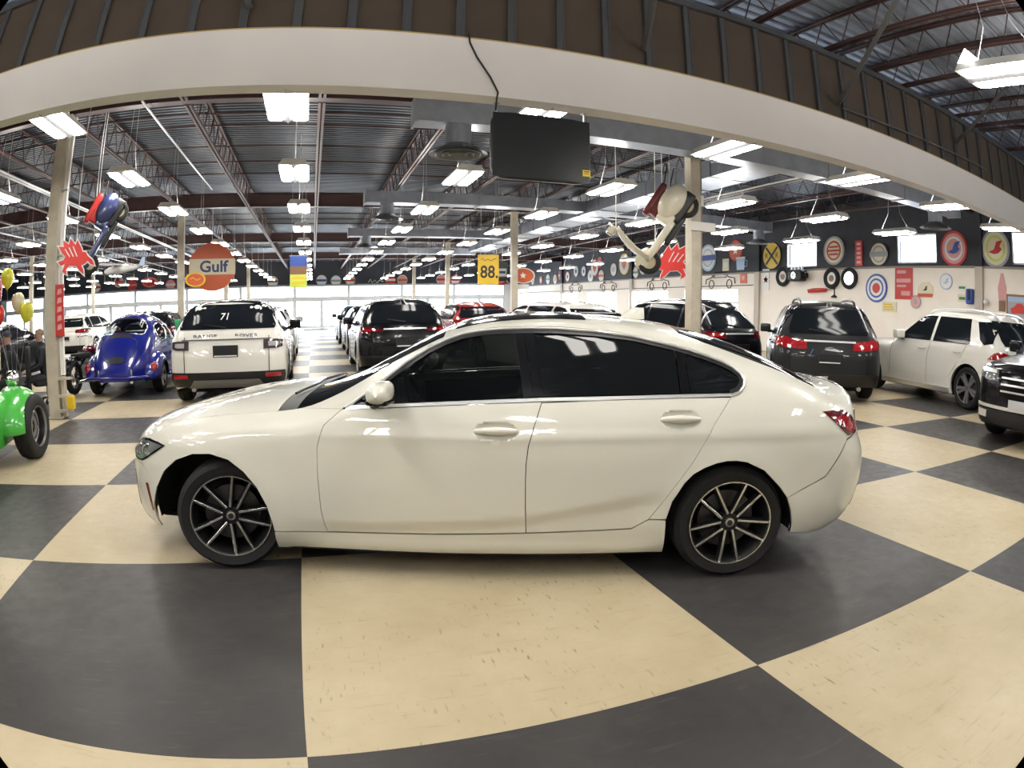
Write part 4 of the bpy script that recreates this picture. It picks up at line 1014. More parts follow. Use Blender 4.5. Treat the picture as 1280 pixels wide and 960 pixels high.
# --- white luxury crossover with its tail towards the viewer
b = suv_body(2.66, .87, .84, 1.655, .955, 1.10, 1.06, .36, rw=.36)
M_pw = paint('white_suv_paint', (.70, .68, .63))
car = thing('suv_car', 'white SUV seen from behind, 71 chalked on its dark rear window, beside the blue car', 'car')
car_shell(b, car, M_pw); car_glass(b, car, True); car_wheels(b, car); car_mirrors(b, car, M_gloss); car_handles(b, car, M_pw); door_lines(b, car)
rear_set(b, car, [(.60, .875), (.60, 1.02), (.80, 1.02), (.90, 1.005), (.90, .90), (.82, .875)], mat('smoked_tail_lens', (.045, .035, .04), .08, coat=1.), [(-.77, 1.19), (.77, 1.19), (.79, 1.25), (.70, 1.46), (.60, 1.58), (-.60, 1.58), (-.70, 1.46), (-.79, 1.25)],
         (-.20, .20, .76, .945), [(-.90, .30), (.90, .30), (.93, .44), (.92, .53), (-.92, .53), (-.93, .44)], M_black, cores=False, emblem=(.52, .87, .055, .028), strip=[(-.72, 1.02), (.72, 1.02), (.72, 1.04), (-.72, 1.04)], strip_m=mat('grey_shelf_shadow_gap', (.10, .10, .10), .5))
for P in sym([(.62, .44), (.86, .44), (.86, .50), (.62, .50)]): end_panel(b, 'bumper_reflector', True, P, M_tail, car, .05, .03, off=.02, gap=0.)
end_panel(b, 'skid_plate', True, [(-.62, .30), (.62, .30), (.52, .42), (-.52, .42)], mat('grey_skid_plate', (.16, .15, .13), .5), car, .08, .05, off=.03, gap=0.)
for s in (1, -1): side_panel(b, 'wheel_arch_cladding', [(-.45, .3), (-.42, .56), (-.25, .74), (0, .80), (.25, .74), (.42, .56), (.46, .3), (b.WB - .46, .3), (b.WB - .42, .56), (b.WB - .25, .74), (b.WB, .80), (b.WB + .25, .74), (b.WB + .42, .56), (b.WB + .45, .34), (b.WB + .40, .34), (b.WB + .36, .55), (b.WB + .2, .70), (b.WB, .745), (b.WB - .2, .70), (b.WB - .36, .55), (b.WB - .40, .24), (.40, .24), (.36, .55), (.2, .70), (0, .745), (-.2, .70), (-.36, .55), (-.40, .3)], M_black, car, (s,), .06, .04, inset=-.010, gap=0.)
x = float(b.Xr(0, 1.13)) + .004
for txt, yy in (('RANGE', -.33), ('ROVER', .33)):
    lettering(txt, .075, mat('dark_chrome_letter', (.12, .12, .12), .3, .7), car, face((float(b.Xr(abs(yy), 1.09)) + .004, yy, 1.09), (1, 0, 0)), .008, 'tailgate_lettering', 1.6)
lettering('EVOQUE', .035, mat('dark_chrome_letter'), car, face((float(b.Xr(.62, .84)) + .004, -.46, .845), (1, 0, 0)), .006, 'model_lettering', 1.4)
xx = float(b.Xr(0, 1.38)); sl = float(b.Xr(0, 1.30)) - float(b.Xr(0, 1.46))
lettering('71', .20, M_white_l, car, face((xx + .012, -.03, 1.385), (.16, 0, sl), (0, 0, 1)), .003, 'chalk_number', .8, .15)
place(car, (.56, 6.30), 0, b.e)

# --- black SUV across the aisle
M_pk = mat('black_car_paint', (.005, .0055, .008), .25, coat=.3, spec=.2, coat_rough=.02)
def black_suv(label, rear, psi, H=1.68, B=.96, WB=2.9, light=None, lens=None, **kw):
    b = suv_body(WB, .95, 1.03, H, B, 1.07, 1.07, kw.get('slope', .45), rw=.37)
    car = thing('suv_car', label, 'car'); pm = kw.get('pm', M_pk)
    car_shell(b, car, pm); car_glass(b, car, False, kw.get('frame')); car_wheels(b, car, kw.get('style', 'five')); car_mirrors(b, car, pm); car_handles(b, car, kw.get('hm', pm)); door_lines(b, car)
    z = b.belt
    rear_set(b, car, light or [(.45, z - .13), (.45, z - .02), (.80, z + .02), (.90, z), (.90, z - .14)], lens or M_taild, [(-.68, z + .08), (.68, z + .08), (.70, z + .16), (.58, H - .16), (-.58, H - .16), (-.70, z + .16)],
             kw.get('plate', (-.2, .2, z - .40, z - .24)), [(-.90, .30), (.90, .30), (.92, .50), (-.92, .50)], M_black, strip=kw.get('strip', [(-.45, z - .05), (.45, z - .05), (.45, z - .02), (-.45, z - .02)]), strip_m=kw.get('strip_m', M_satin), side_lights=[(b.e - .34, z - .10), (b.e - .34, z + .0), (b.e - .18, z + .02), (b.e - .14, z - .12)], emblem=(0, z - .11, .06, .045))
    if kw.get('rails'): rails(b, car, kw['rails'])
    place(car, rear, psi, b.e); return b, car
black_suv('black SUV with thin red tail lights across the aisle from the white SUV', (3.86, 9.0), 0, light=[(.45, .985), (.45, 1.03), (.85, 1.07), (.92, 1.05), (.92, .94), (.72, .975)])
black_suv('black SUV parked directly ahead of the black SUV with thin red tail lights', (3.95, 15.4), 0, 1.60)
black_suv('dark SUV at the far end of the aisle near the windows', (3.95, 21.8), 0, 1.62, pm=paint('dark_blue_paint', (.012, .018, .035)))
black_suv('large black SUV with chrome framed side windows behind the white sedan roof', (10.05, 6.2), -12, 1.73, .93, 2.85, frame=M_satin, slope=.5)
bt, trav = black_suv('dark grey SUV with roof rails and wide red tail lights behind the sedan boot', (9.93, 3.72), 40, 1.74, .95, 2.85, pm=mat('dark_grey_paint', (.018, .019, .021), .3, coat=.35, spec=.2), rails=M_black,
          light=[(.40, .90), (.40, 1.02), (.62, 1.06), (.93, 1.08), (.94, .94), (.66, .90)], lens=M_tail, slope=.40)
x = float(bt.Xr(.42, .84)) + .012
lettering('/', .16, mat('blue_chalk', (.10, .2, .5), .6), trav, face((x, -.33, .84), (1, 0, 0)), .003, 'chalk_stroke', 1., .2)
black_suv('red SUV parked behind the white sedan windscreen', (6.75, 13.2), 0, 1.62, .93, 2.75, pm=paint('red_car_paint', (.28, .012, .015)))
black_suv('white SUV whose roof shows above the white sedan roof', (7.6, 7.4), -12, 1.60, .93, 2.75, pm=M_pw, style='five')
black_suv('silver SUV farthest along the left side of the aisle', (.5, 13.6), 0, 1.60, .93, 2.7, pm=paint('silver_paint', (.45, .46, .47)))
black_suv('white SUV by the right wall behind the large black SUV', (14.6, 13.5), -8, 1.72, .95, 2.8, pm=M_pw)

# --- white SUV by the right wall
b = suv_body(2.92, .90, .96, 1.70, .965, 1.10, 1.08, .50, rw=.375)
car = thing('suv_car', 'white SUV with silver roof rails and five spoke wheels beside the wall of round signs', 'car')
car_shell(b, car, M_pw); car_wheels(b, car, 'five'); car_mirrors(b, car, M_pw); car_handles(b, car, M_pw); door_lines(b, car); rails(b, car, M_satin)
zl, zh = 1.12, 1.585
D = [(.86, zl), (1.1, zl + .20), (1.40, zh - .03), (1.6, zh), (2.78, zh - .02), (2.92, zl + .02), (2.85, zl)]
side_panel(b, 'side_window', clipx(D, 1.82, True), M_cg, car, (1, -1), .09, .04, inset=-.008, gap=0., depth=.01); side_panel(b, 'side_window', clipx(D, 1.90, False), M_cg, car, (1, -1), .09, .04, inset=-.008, gap=0., depth=.01)
side_panel(b, 'quarter_window', [(2.98, zh - .06), (3.42, zh - .04), (3.50, zl + .06), (3.30, zl + .02), (3.16, zl + .10)], M_cg, car, (1, -1), .07, .04, inset=-.008, gap=0., depth=.01)
YT = b.YT; top_panel(b, 'windscreen', np.linspace(.64, 1.34, 12), lambda x: -float(YT(x)) + .05, lambda x: float(YT(x)) - .05, M_cg, car, 14, .005)
rear_set(b, car, [(.50, .88), (.50, 1.00), (.86, 1.05), (.92, 1.02), (.92, .90)], M_tail, [(-.70, 1.15), (.70, 1.15), (.72, 1.24), (.60, 1.56), (-.60, 1.56), (-.72, 1.24)], (-.2, .2, .72, .88), [(-.9, .3), (.9, .3), (.92, .46), (-.92, .46)], M_black,
         side_lights=[(b.e - .44, .92), (b.e - .30, 1.03), (b.e - .16, 1.05), (b.e - .12, .92)], emblem=(0, 1.0, .07, .07))
side_panel(b, 'running_board', [(.45, .24), (2.45, .24), (2.45, .32), (.45, .32)], M_satin, car, (1, -1), .08, .05, inset=-.03, gap=0., depth=.05)
place(car, (12.80, 1.05), 12, b.e)

# --- black SUV at the right edge, nose towards the sedan
b = suv_body(2.9, .95, 1.0, 1.72, .96, 1.10, 1.12, .45, rw=.38)
car = thing('suv_car', 'black SUV at the right edge, nose turned towards the white sedan', 'car')
car_shell(b, car, M_pk); car_glass(b, car); car_wheels(b, car); car_mirrors(b, car, M_pk); rails(b, car, M_black)
for P in sym([(.42, .80), (.44, .93), (.66, .96), (.86, .95), (.88, .86), (.66, .80)]):
    o = end_panel(b, 'headlight', False, P, M_lamp_c, car, .05, .03, off=.012, gap=0.); end_panel(b, 'light_bar', False, [(p[0] * .8 + .13 * (1 if p[0] > 0 else -1), .93 + (p[1] - .93) * .3) for p in P], M_satin, o, .05, .03, off=.018, gap=0.)
o = end_panel(b, 'front_grille', False, [(-.38, .62), (.38, .62), (.42, .92), (-.42, .92)], M_gloss, car, .05, .03, off=.012, gap=0.)
for z in (.68, .76, .84): end_panel(b, 'grille_bar', False, [(-.36, z), (.36, z), (.36, z + .022), (-.36, z + .022)], M_satin, o, .08, .04, off=.02, gap=0.)
end_panel(b, 'lower_bumper', False, [(-.86, .27), (.86, .27), (.88, .44), (-.88, .44)], M_black, car, .08, .04, off=.012, gap=0.)
end_panel(b, 'bumper_trim', False, [(-.84, .46), (.84, .46), (.84, .50), (-.84, .50)], M_satin, car, .08, .04, off=.016, gap=0.)
x = float(b.Xf(0, .54)); mb = MB(); mb.bbox((x - .02, -.2, .50), (x + .01, .2, .60)); o = mb.build('licence_plate', mat('pale_plate', (.55, .55, .58), .4), car)
for P in sym([(.60, .33), (.82, .33), (.82, .42), (.60, .42)]): end_panel(b, 'fog_light', False, P, M_satin, car, .05, .03, off=.018, gap=0.)
place(car, (9.5 + b.a + b.e, -.22), -90, b.e)

# --- more cars deeper in the hall, left of the aisle
M_sv = paint('silver_paint')
for (label, rear, psi, H, pm) in (('dark SUV behind the blue car', (-2.9, 13.6), 0, 1.58, M_pk), ('white SUV in the second row behind the cream column', (-7.4, 18.6), 4, 1.62, M_pw), ('silver car behind the balloons on the left', (-9.8, 15.0), 0, 1.55, M_sv),
                                  ('dark SUV in the second row beside the aisle windows', (-3.0, 20.5), 0, 1.6, M_pk), ('black car behind the seated people', (-6.3, 9.0), 0, 1.45, M_pk)):
    black_suv(label, rear, psi, H, .92, 2.7, pm=pm)
# ------------------------------------------------------------------ rounded blue car and green buggy
class Loft:
    """body of rounded cross-sections: half-width w(x), top t(x), shoulder height m(x), order n"""
    def __init__(s, w, t, m, n=2.4, zb=.28): s.w, s.t, s.m, s.n, s.zb = pchip(w), pchip(t), pchip(m), n, zb
    def P(s, x, ph):
        """ph: 0 at the crown, +-pi/2 at the shoulder"""
        w, t, m = float(s.w(x)), float(s.t(x)), float(s.m(x)); e = 2 / s.n
        return Vector((x, math.copysign(w * abs(math.sin(ph)) ** e, ph), m + (t - m) * max(0, math.cos(ph)) ** e))
    def Nrm(s, x, ph):
        d = .01; a = s.P(x + d, ph) - s.P(x - d, ph); ph2 = ph if abs(ph) > .05 else .05; b = s.P(x, ph2 + d) - s.P(x, ph2 - d)
        n = b.cross(a); n.normalize(); return n if n.z > 0 or n.dot(Vector((0, ph, .2))) > 0 else -n
    def shell(s, xs, name, m, parent, holes=(), nph=29):
        mb = MB(); rows = []
        for x in xs:
            r = [s.P(x, -PI / 2 + PI * k / (nph - 1)) for k in range(nph)]; w = r[-1].y
            rows.append([Vector((x, -w * .92, s.zb))] + r + [Vector((x, w * .92, s.zb))])
        C = nph + 2; fs = []
        for i in range(len(xs) - 1):
            for j in range(C - 1):
                xm = (xs[i] + xs[i + 1]) / 2; pm_ = -PI / 2 + PI * (j - .5) / (nph - 1)
                if any((abs((xm - cx) / dx) ** 4 + abs((pm_ - cp) / dp) ** 4) < .8 for cx, dx, cp, dp in holes): continue
                fs.append((i * C + j, i * C + j + 1, (i + 1) * C + j + 1, (i + 1) * C + j))
        mb.add([p for r in rows for p in r], fs); mb.add(rows[0], [tuple(range(C))]); mb.add(rows[-1], [tuple(range(C))]); return mb.build(name, m, parent, 60)
    def patch(s, cx, dx, cp, dp, name, m, parent, off=.008, sq=4.):
        mb = MB(); rows = []
        for i in range(7):
            r = i / 6; row = []
            for k in range(29):
                a = 2 * PI * k / 28; q = (abs(math.cos(a)) ** sq + abs(math.sin(a)) ** sq) ** (-1 / sq)
                x = cx + dx * r * q * math.cos(a); p = cp + dp * r * q * math.sin(a); row.append(s.P(x, p) + s.Nrm(x, p) * off)
            rows.append(row)
        mb.grid(rows); return mb.build(name, m, parent, 60)
def fender(parent, cx, R, cz, s, y0, y1, m, a0=-10, a1=190, R2=None, name='fender'):
    mb = MB(); rows = []
    for i in range(25):
        a = math.radians(a0 + (a1 - a0) * i / 24); row = []
        for j in range(11):
            t = j / 10; r = R * (1 - .42 * t ** 3.2) if t < 1 else R * .56
            k = 1 + ((R2 or R) / R - 1) * max(0, math.cos(a)) ** 2
            row.append((cx + r * k * math.cos(a), s * (y0 + (y1 - y0) * t ** .8), cz + r * math.sin(a)))
        rows.append(row)
    mb.grid(rows); o = mb.build(name, m, parent, 60); md = o.modifiers.new('thick', 'SOLIDIFY'); md.thickness = .012; return o
M_blue = paint('deep_blue_paint', (.006, .012, .20), .25)
t = thing('vintage_car', 'rounded deep blue two door car seen from behind, beside the cream column', 'car')
L = Loft([(-.75, .25), (-.5, .48), (0, .60), (.6, .66), (1.4, .68), (2.2, .66), (2.7, .60), (3.0, .50), (3.25, .30)], [(-.75, .55), (-.5, .74), (0, .86), (.55, .97), (.70, 1.05), (.95, 1.30), (1.3, 1.46), (1.7, 1.50), (2.1, 1.45), (2.45, 1.28), (2.75, 1.04), (3.0, .80), (3.2, .56), (3.25, .46)],
         [(-.75, .40), (0, .58), (.6, .62), (1.4, .66), (2.2, .64), (2.9, .55), (3.25, .40)], 2.5, .30)
WIN = [(2.43, .20, 0, .66)] + [q for g in (1, -1) for q in ((1.92, .27, g * 1.02, .25), (1.28, .31, g * 1.04, .23))] + [(.86, .13, 0, .85)]
L.shell([-.75, -.72, -.65] + list(np.linspace(-.55, 3.1, 110)) + [3.17, 3.22, 3.25], 'body_shell', M_blue, t, WIN, 81)
M_thru = tint_glass('clear_car_glass', (.75, .80, .82), .70)
def bead(cx, dx, cp, dp, name, m, r=.012):
    P = []
    for k in range(36):
        a = 2 * PI * k / 36; q = (abs(math.cos(a)) ** 4 + abs(math.sin(a)) ** 4) ** -.25; P.append(L.P(cx + dx * q * math.cos(a), cp + dp * q * math.sin(a)))
    mb = MB(); mb.tube(P, r, 6, closed=True); mb.build(name, m, t, 60)
for w_, nm in zip(WIN, ('rear_window', 'side_window', 'side_window', 'side_window', 'side_window', 'windscreen')):
    L.patch(*w_, nm, M_thru, t, .0); bead(*w_, 'window_trim', M_chrome)
mb = MB()
for s in (1, -1): mb.rbox((1.45, s * .3, .62), (.45, .44, .2)); mb.rbox((1.68, s * .3, .90), (.12, .42, .5))
mb.bbox((-.4, -.5, .30), (2.6, .5, .36)); mb.build('cabin_seats', M_int, t, 50)
L.patch(2.92, .20, 0, .55, 'engine_lid', M_blue, t, .014, 2.6)
L.patch(2.70, .035, 0, .30, 'vent_grille', M_black, t, .016)
bead(2.93, .21, 0, .58, 'lid_seam', M_black, .006)
L.patch(3.12, .045, 0, .30, 'licence_panel', M_plate, t, .018)
for s in (1, -1):
    fender(t, 2.40, .43, .36, s, .50, .80, M_blue, R2=.56); fender(t, 0, .43, .36, s, .50, .80, M_blue, R2=.43)
    mb = MB(); mb.rbox((1.2, s * .70, .30), (1.55, .20, .05)); mb.build('running_board', M_blue, t, 50)
    mb = MB(); mb.M = Matrix.Translation((2.865, s * .68, .53)) @ Matrix.Rotation(-.35, 4, 'Y') @ Matrix.Rotation(s * .18, 4, 'Z'); mb.sphere((0, 0, 0), .075, 16, 10, (.45, .85, 1.25)); o = mb.build('tail_light', M_tail, t, 60)
    mb = MB(); mb.M = Matrix.Translation((2.862, s * .68, .53)) @ Matrix.Rotation(-.35, 4, 'Y') @ Matrix.Rotation(s * .18, 4, 'Z'); mb.lathe([(.064, -.01), (.073, .012), (.064, .02)], 24, ax='x'); mb.build('lamp_bezel', M_chrome, o, 40)
    mb = MB(); mb.tube([(2.9, s * .3, .30), (3.15, s * .3, .28)], .03, 10); mb.build('exhaust_tip', M_chrome, t, 40)
    mb = MB(); mb.tube([(3.08, s * .33, .36), (3.22, s * .33, .40), (3.24, s * .33, .52)], .022, 8); mb.build('bumper_post', M_chrome, t, 50)
    mb = MB(); mb.rbox((.95, s * .82, 1.0), (.06, .12, .09)); mb.tube([(.95, s * .64, .93), (.95, s * .76, .98)], .012, 6); mb.build('door_mirror', M_chrome, t, 50)
mb = MB(); mb.tube([(3.12, -.62, .36), (3.24, -.45, .37), (3.27, 0, .37), (3.24, .45, .37), (3.12, .62, .36)], .028, 8); mb.build('rear_bumper', M_blue, t, 50)
for x in (0, 2.4):
    for s in (1, -1): wheel(t, x, .745, s, .32, .20, .17, style='five')
place(t, (-1.72, 7.55), 0, 3.27)

M_green = paint('bright_green_paint', (.06, .42, .05), .3)
t = thing('dune_buggy', 'bright green dune buggy with a chrome dish wheel, parked before the cream column', 'car')
L = Loft([(-.55, .20), (-.42, .38), (-.1, .46), (.4, .56), (1.0, .62), (1.9, .62), (2.4, .5)], [(-.55, .46), (-.40, .60), (0, .74), (.45, .84), (.7, .80), (.9, .66), (1.8, .66), (2.1, .82), (2.4, .78)], [(-.55, .36), (0, .5), (.6, .56), (1.8, .56), (2.4, .5)], 3.2, .22)
L.shell([-.55, -.52, -.46] + list(np.linspace(-.40, 2.4, 30)), 'body_shell', M_green, t)
for s in (1, -1):
    fender(t, 0, .43, .36, s, .38, .83, M_green, -5, 175, .5); fender(t, 2.05, .47, .36, s, .46, .9, M_green, 5, 185)
    mb = MB(); mb.sphere((-.12, s * .42, .86), .095, 16, 10, (1.2, 1, 1)); o = mb.build('headlight', M_chrome, t, 60)
    mb = MB(); mb.lathe([(0, -.245), (.06, -.238), (.088, -.225)], 20, (0, s * .42, .86), 'x'); mb.build('lamp_lens', M_lamp_c, o, 60)
    mb = MB(); mb.cyl((-.12, s * .42, .66), (-.12, s * .42, .80), .02, 8); mb.build('lamp_stalk', M_chrome, t, 50)
    mb = MB(); mb.rbox((1.25, s * .27, .62), (.5, .46, .2)); mb.M = Matrix.Translation((1.5, s * .27, .88)) @ Matrix.Rotation(.2, 4, 'Y'); mb.rbox((0, 0, 0), (.14, .44, .6)); mb.build('bucket_seat', M_int, t, 50)
    wheel(t, 0, .83, s, .35, .215, .24, style='deep'); wheel(t, 2.05, .90, s, .36, .215, .28, style='deep')
    mb = MB(); mb.lathe([(0, .03), (.028, .028), (.034, 0)], 16, (0, s * .70, .35), 'y') if s > 0 else mb.lathe([(0, -.03), (.028, -.028), (.034, 0)], 16, (0, s * .70, .35), 'y'); mb.build('brass_hub', mat('brass_hub_metal', (.55, .38, .12), .3, .9), t, 40)
mb = MB(); mb.tube([(.52, -.5, .82), (.62, -.48, 1.18), (.62, .48, 1.18), (.52, .5, .82)], .018, 8); mb.build('windscreen_frame', M_black, t, 50)
mb = MB(); mb.tube([(1.75, -.5, .66), (1.75, -.46, 1.3), (1.75, .46, 1.3), (1.75, .5, .66)], .028, 8); mb.build('roll_bar', M_chrome, t, 50)
mb = MB(); mb.tube([(-.50, -.3, .30), (-.62, -.28, .42), (-.62, .28, .42), (-.50, .3, .30)], .02, 8); mb.build('nose_bar', M_chrome, t, 50)
mb = MB(); mb.bbox((-.4, -.35, .20), (2.3, .35, .26)); mb.cyl((0, -.72, .35), (0, .72, .35), .03, 8); mb.cyl((2.05, -.75, .36), (2.05, .75, .36), .04, 8); mb.build('chassis', M_black, t)
h = 2.95 + 2.05
place(t, (-2.03, 2.95), 0, 0)

# --- dark chopper motorcycle beside the blue car
t = thing('motorcycle', 'black chrome motorcycle standing between the cream column and the blue car', 'motorcycle', (-2.86, 9.25, 0), math.radians(-97))
for x, R in ((-.75, .32), (.75, .33)):
    o = tyre_mb(R, R - .11, .13, Vector((x, 0, R)), Matrix.Identity(4)).build('tyre', M_tyre, t, 35); mb = MB(); mb.M = Matrix.Translation((x, 0, R))
    mb.lathe([(R - .105, .03), (R - .13, .02), (R - .13, -.02), (R - .105, -.03)], 28, ax='y')
    for k in range(9): a = 2 * PI * k / 9; mb.cyl((0, 0, 0), ((R - .12) * math.cos(a), 0, (R - .12) * math.sin(a)), .007, 5)
    mb.cyl((0, -.07, 0), (0, .07, 0), .04, 12); mb.build('rim', M_chrome, o, 40)
mb = MB(); mb.rbox((0, 0, .42), (.44, .30, .30)); mb.M = Matrix.Translation((.08, 0, .58)) @ Matrix.Rotation(.4, 4, 'Y'); mb.rbox((0, 0, 0), (.16, .2, .26)); mb.M = Matrix.Translation((-.10, 0, .58)) @ Matrix.Rotation(-.4, 4, 'Y'); mb.rbox((0, 0, 0), (.16, .2, .26)); mb.build('engine', M_alloy, t, 50)
mb = MB(); mb.sphere((-.12, 0, .80), .2, 18, 12, (1.6, .75, .6)); mb.build('fuel_tank', mat('maroon_tank', (.10, .008, .012), .15, coat=1.), t, 60)
mb = MB(); mb.rbox((.38, 0, .72), (.56, .28, .12)); mb.build('seat', M_int, t, 50)
for s in (.09, -.09): mb = MB(); mb.tube([(-.78, s, .33), (-.45, s, .98)], .022, 8); mb.build('fork', M_chrome, t, 50)
mb = MB(); mb.tube([(-.22, -.40, 1.08), (-.40, -.22, 1.10), (-.46, 0, .98), (-.40, .22, 1.10), (-.22, .40, 1.08)], .014, 8); mb.build('handlebar', M_chrome, t, 50)
mb = MB(); mb.sphere((-.58, 0, .88), .09, 16, 10, (1.1, 1, 1)); mb.build('headlight', M_chrome, t, 60)
for s in (.16, -.16): mb = MB(); mb.tube([(-.1, s, .40), (0, s, .22), (.9, s, .25)], .035, 8); mb.build('exhaust_pipe', M_chrome, t, 50)
mb = MB(); rows = [[(.75 + .40 * math.cos(a), y, .33 + .40 * math.sin(a)) for y in (-.09, 0, .09)] for a in np.linspace(.1, 2.3, 14)]; mb.grid(rows); o = mb.build('rear_mudguard', M_pk, t, 60); o.modifiers.new('thick', 'SOLIDIFY').thickness = .012
mb = MB(); mb.tube([(-.40, 0, .80), (.2, 0, .66), (.75, 0, .33)], .03, 8); mb.tube([(-.42, 0, .7), (-.2, 0, .26), (.3, 0, .24), (.75, 0, .33)], .025, 8); mb.build('frame', M_black, t, 50)
# ------------------------------------------------------------------ signs on the walls and hung from the roof
PC = {}
def flat(name, col, rough=.4):
    return mat('enamel_' + name, col, rough)
E_w = flat('white', (.72, .72, .70)); E_r = flat('red', (.48, .025, .02)); E_o = flat('orange_red', (.55, .10, .03)); E_y = flat('yellow', (.68, .46, .02)); E_b = flat('blue', (.03, .08, .35)); E_lb = flat('pale_blue', (.36, .48, .68))
E_k = flat('black', (.015, .015, .018)); E_g = flat('green', (.05, .22, .08)); E_cr = flat('cream', (.66, .60, .44)); E_gy = flat('grey', (.30, .31, .33)); E_p = flat('pink', (.62, .30, .30)); E_lime = flat('lime', (.50, .60, .10)); E_br = flat('brown', (.20, .10, .05))
def on_wall(y, z, side='r'):
    """frame on the right wall (looking -X) or the far wall (looking -Y): local X to the viewer's right, Y up, Z out of the wall"""
    return face((XW - .004, y, z), (-1, 0, 0)) if side == 'r' else face((y, YF - .004, z), (0, -1, 0))
def mk(name, label, cat, M, group=None):
    t = thing(name, label, cat, (0, 0, 0), 0, group); t.matrix_world = M; return t
def disc(parent, name, r0, r1, z, m, th=.004, n=32, c=(0, 0), sx=1.):
    mb = MB(); p = [(r1, 0), (r1, th), (r0, th)] if r0 > 0 else [(r1, 0), (r1, th), (0, th)]
    mb.M = Matrix.Translation((c[0], c[1], z)) @ Matrix.Diagonal((sx, 1, 1, 1)); mb.lathe(p, n); return mb.build(name, m, parent)
def plate(parent, name, poly, z0, z1, m, label=None):
    mb = MB(); mb.prism(poly, z0, z1); return mb.build(name, m, parent, None, label)
R4 = lambda x0, y0, x1, y1: [(x0, y0), (x1, y0), (x1, y1), (x0, y1)]
def star(r, r2=.45, n=5, c=(0, 0)): return [(c[0] + (r if k % 2 == 0 else r * r2) * math.sin(PI * k / n), c[1] + (r if k % 2 == 0 else r * r2) * math.cos(PI * k / n)) for k in range(2 * n)]
def motif(parent, kind, r, z, m):
    if kind == 'bar': plate(parent, 'centre_band', R4(-r * .95, -r * .2, r * .95, r * .2), z, z + .004, m)
    elif kind == 'star': plate(parent, 'centre_star', star(r * .5), z, z + .004, m)
    elif kind == 'shield': plate(parent, 'centre_shield', [(-r * .4, r * .4), (r * .4, r * .4), (r * .38, -.1 * r), (0, -r * .55), (-r * .38, -.1 * r)], z, z + .004, m)
    elif kind == 'wing': plate(parent, 'centre_wing', [(-r * .5, -.2 * r), (-.1 * r, -.05 * r), (.1 * r, .35 * r), (.5 * r, .42 * r), (.3 * r, .1 * r), (.45 * r, -.05 * r), (.2 * r, -.25 * r), (-.1 * r, -.3 * r)], z, z + .004, m)
    elif kind == 'dot': disc(parent, 'centre_dot', 0, r * .35, z, m)
    elif kind == 'lines':
        for k in (-1, 0, 1): plate(parent, 'centre_band', R4(-r * (.55 - .12 * abs(k)), r * (.26 * k - .06), r * (.55 - .12 * abs(k)), r * (.26 * k + .06)), z, z + .004, m)
def round_sign(label, M, r, rim, fieldc, kind, mc, ring=None, group='round signs on the walls', sx=1.):
    t = mk('round_sign', label, 'sign', M, group)
    if sx != 1.: t.scale = (sx, 1, 1)
    disc(t, 'sign_plate', 0, r, 0, rim, .03); disc(t, 'sign_field', 0, r * .86, .03, fieldc, .003)
    if ring: disc(t, 'inner_ring', r * .55, r * .68, .033, ring, .003)
    motif(t, kind, r, .0345, mc); return t
G = 'round signs on the walls'
round_sign('round grey sign with red centre bands between two upper windows, beside the narrow red sign', on_wall(11.57, 3.72), .50, E_gy, E_cr, 'lines', E_r, E_r)
round_sign('smaller round cream and grey sign left of the middle bright window', on_wall(9.53, 3.52), .41, E_k, E_cr, 'bar', E_gy, E_gy)
round_sign('round red and white sign with a blue figure right of the middle bright window', on_wall(6.47, 3.62), .52, E_r, E_p, 'wing', E_b, E_w)
round_sign('round pale green sign with a dark red emblem, next to the last window', on_wall(4.87, 3.62), .54, E_gy, E_cr, 'wing', E_r, E_lime)
round_sign('round white sign with a blue rim and red centre on the beige wall', on_wall(9.63, 2.43), .46, E_b, E_w, 'dot', E_r, E_b)
round_sign('round red sign high on the dark wall behind the cream column', on_wall(17.13, 4.05), .44, E_r, E_o, 'star', E_w)
round_sign('large pale blue round sign with a scalloped rim right of the cream column', on_wall(19.1, 3.85), .60, E_lb, E_w, 'bar', E_b, E_lb)
t = mk('crossbuck_sign', 'round yellow railway crossing sign with a black cross', 'sign', on_wall(14.85, 3.70))
disc(t, 'sign_plate', 0, .53, 0, E_k, .03); disc(t, 'yellow_field', 0, .50, .03, E_y, .003)
for s in (1, -1):
    mb = MB(); mb.box((0, 0, .036), (.94, .09, .004), s * PI / 4); mb.build('cross_bar', E_k, t)
for s in (1, -1): lettering('R', .30, E_k, t, Matrix.Translation((s * .30, 0, .035)), .004, 'letter')
t = mk('strip_sign', 'tall narrow red sign between two round signs on the dark wall', 'sign', on_wall(10.41, 3.58)); plate(t, 'sign_plate', R4(-.16, -.42, .16, .42), 0, .03, E_r)
for k in range(5): plate(t, 'sign_bar', R4(-.09, -.34 + .15 * k, .09, -.25 + .15 * k), .03, .034, E_p)
t = mk('poster', 'tall red poster with pale text bands under the middle bright window', 'poster', on_wall(8.49, 2.59)); plate(t, 'poster_sheet', R4(-.36, -.50, .36, .50), 0, .012, E_r)
for (x0, y0, x1, y1) in ((-.28, .30, .1, .40), (-.3, .02, .28, .14), (-.28, -.12, .1, -.05), (-.1, -.38, .26, -.24)): plate(t, 'print_band', R4(x0, y0, x1, y1), .012, .015, E_p)
t = mk('triangle_sign', 'small cream arched sign with a red base on the beige wall', 'sign', on_wall(7.62, 2.43)); plate(t, 'sign_plate', [(-.3, -.2), (.3, -.2), (.3, .05), (.12, .2), (-.12, .2), (-.3, .05)], 0, .02, E_cr); plate(t, 'base_band', R4(-.3, -.24, .3, -.14), .02, .026, E_o); motif(t, 'wing', .2, .022, E_k)
round_sign('small pale blue round badge on the beige wall near the pilaster', on_wall(6.8, 2.66), .24, E_lb, E_w, 'wing', E_lb)
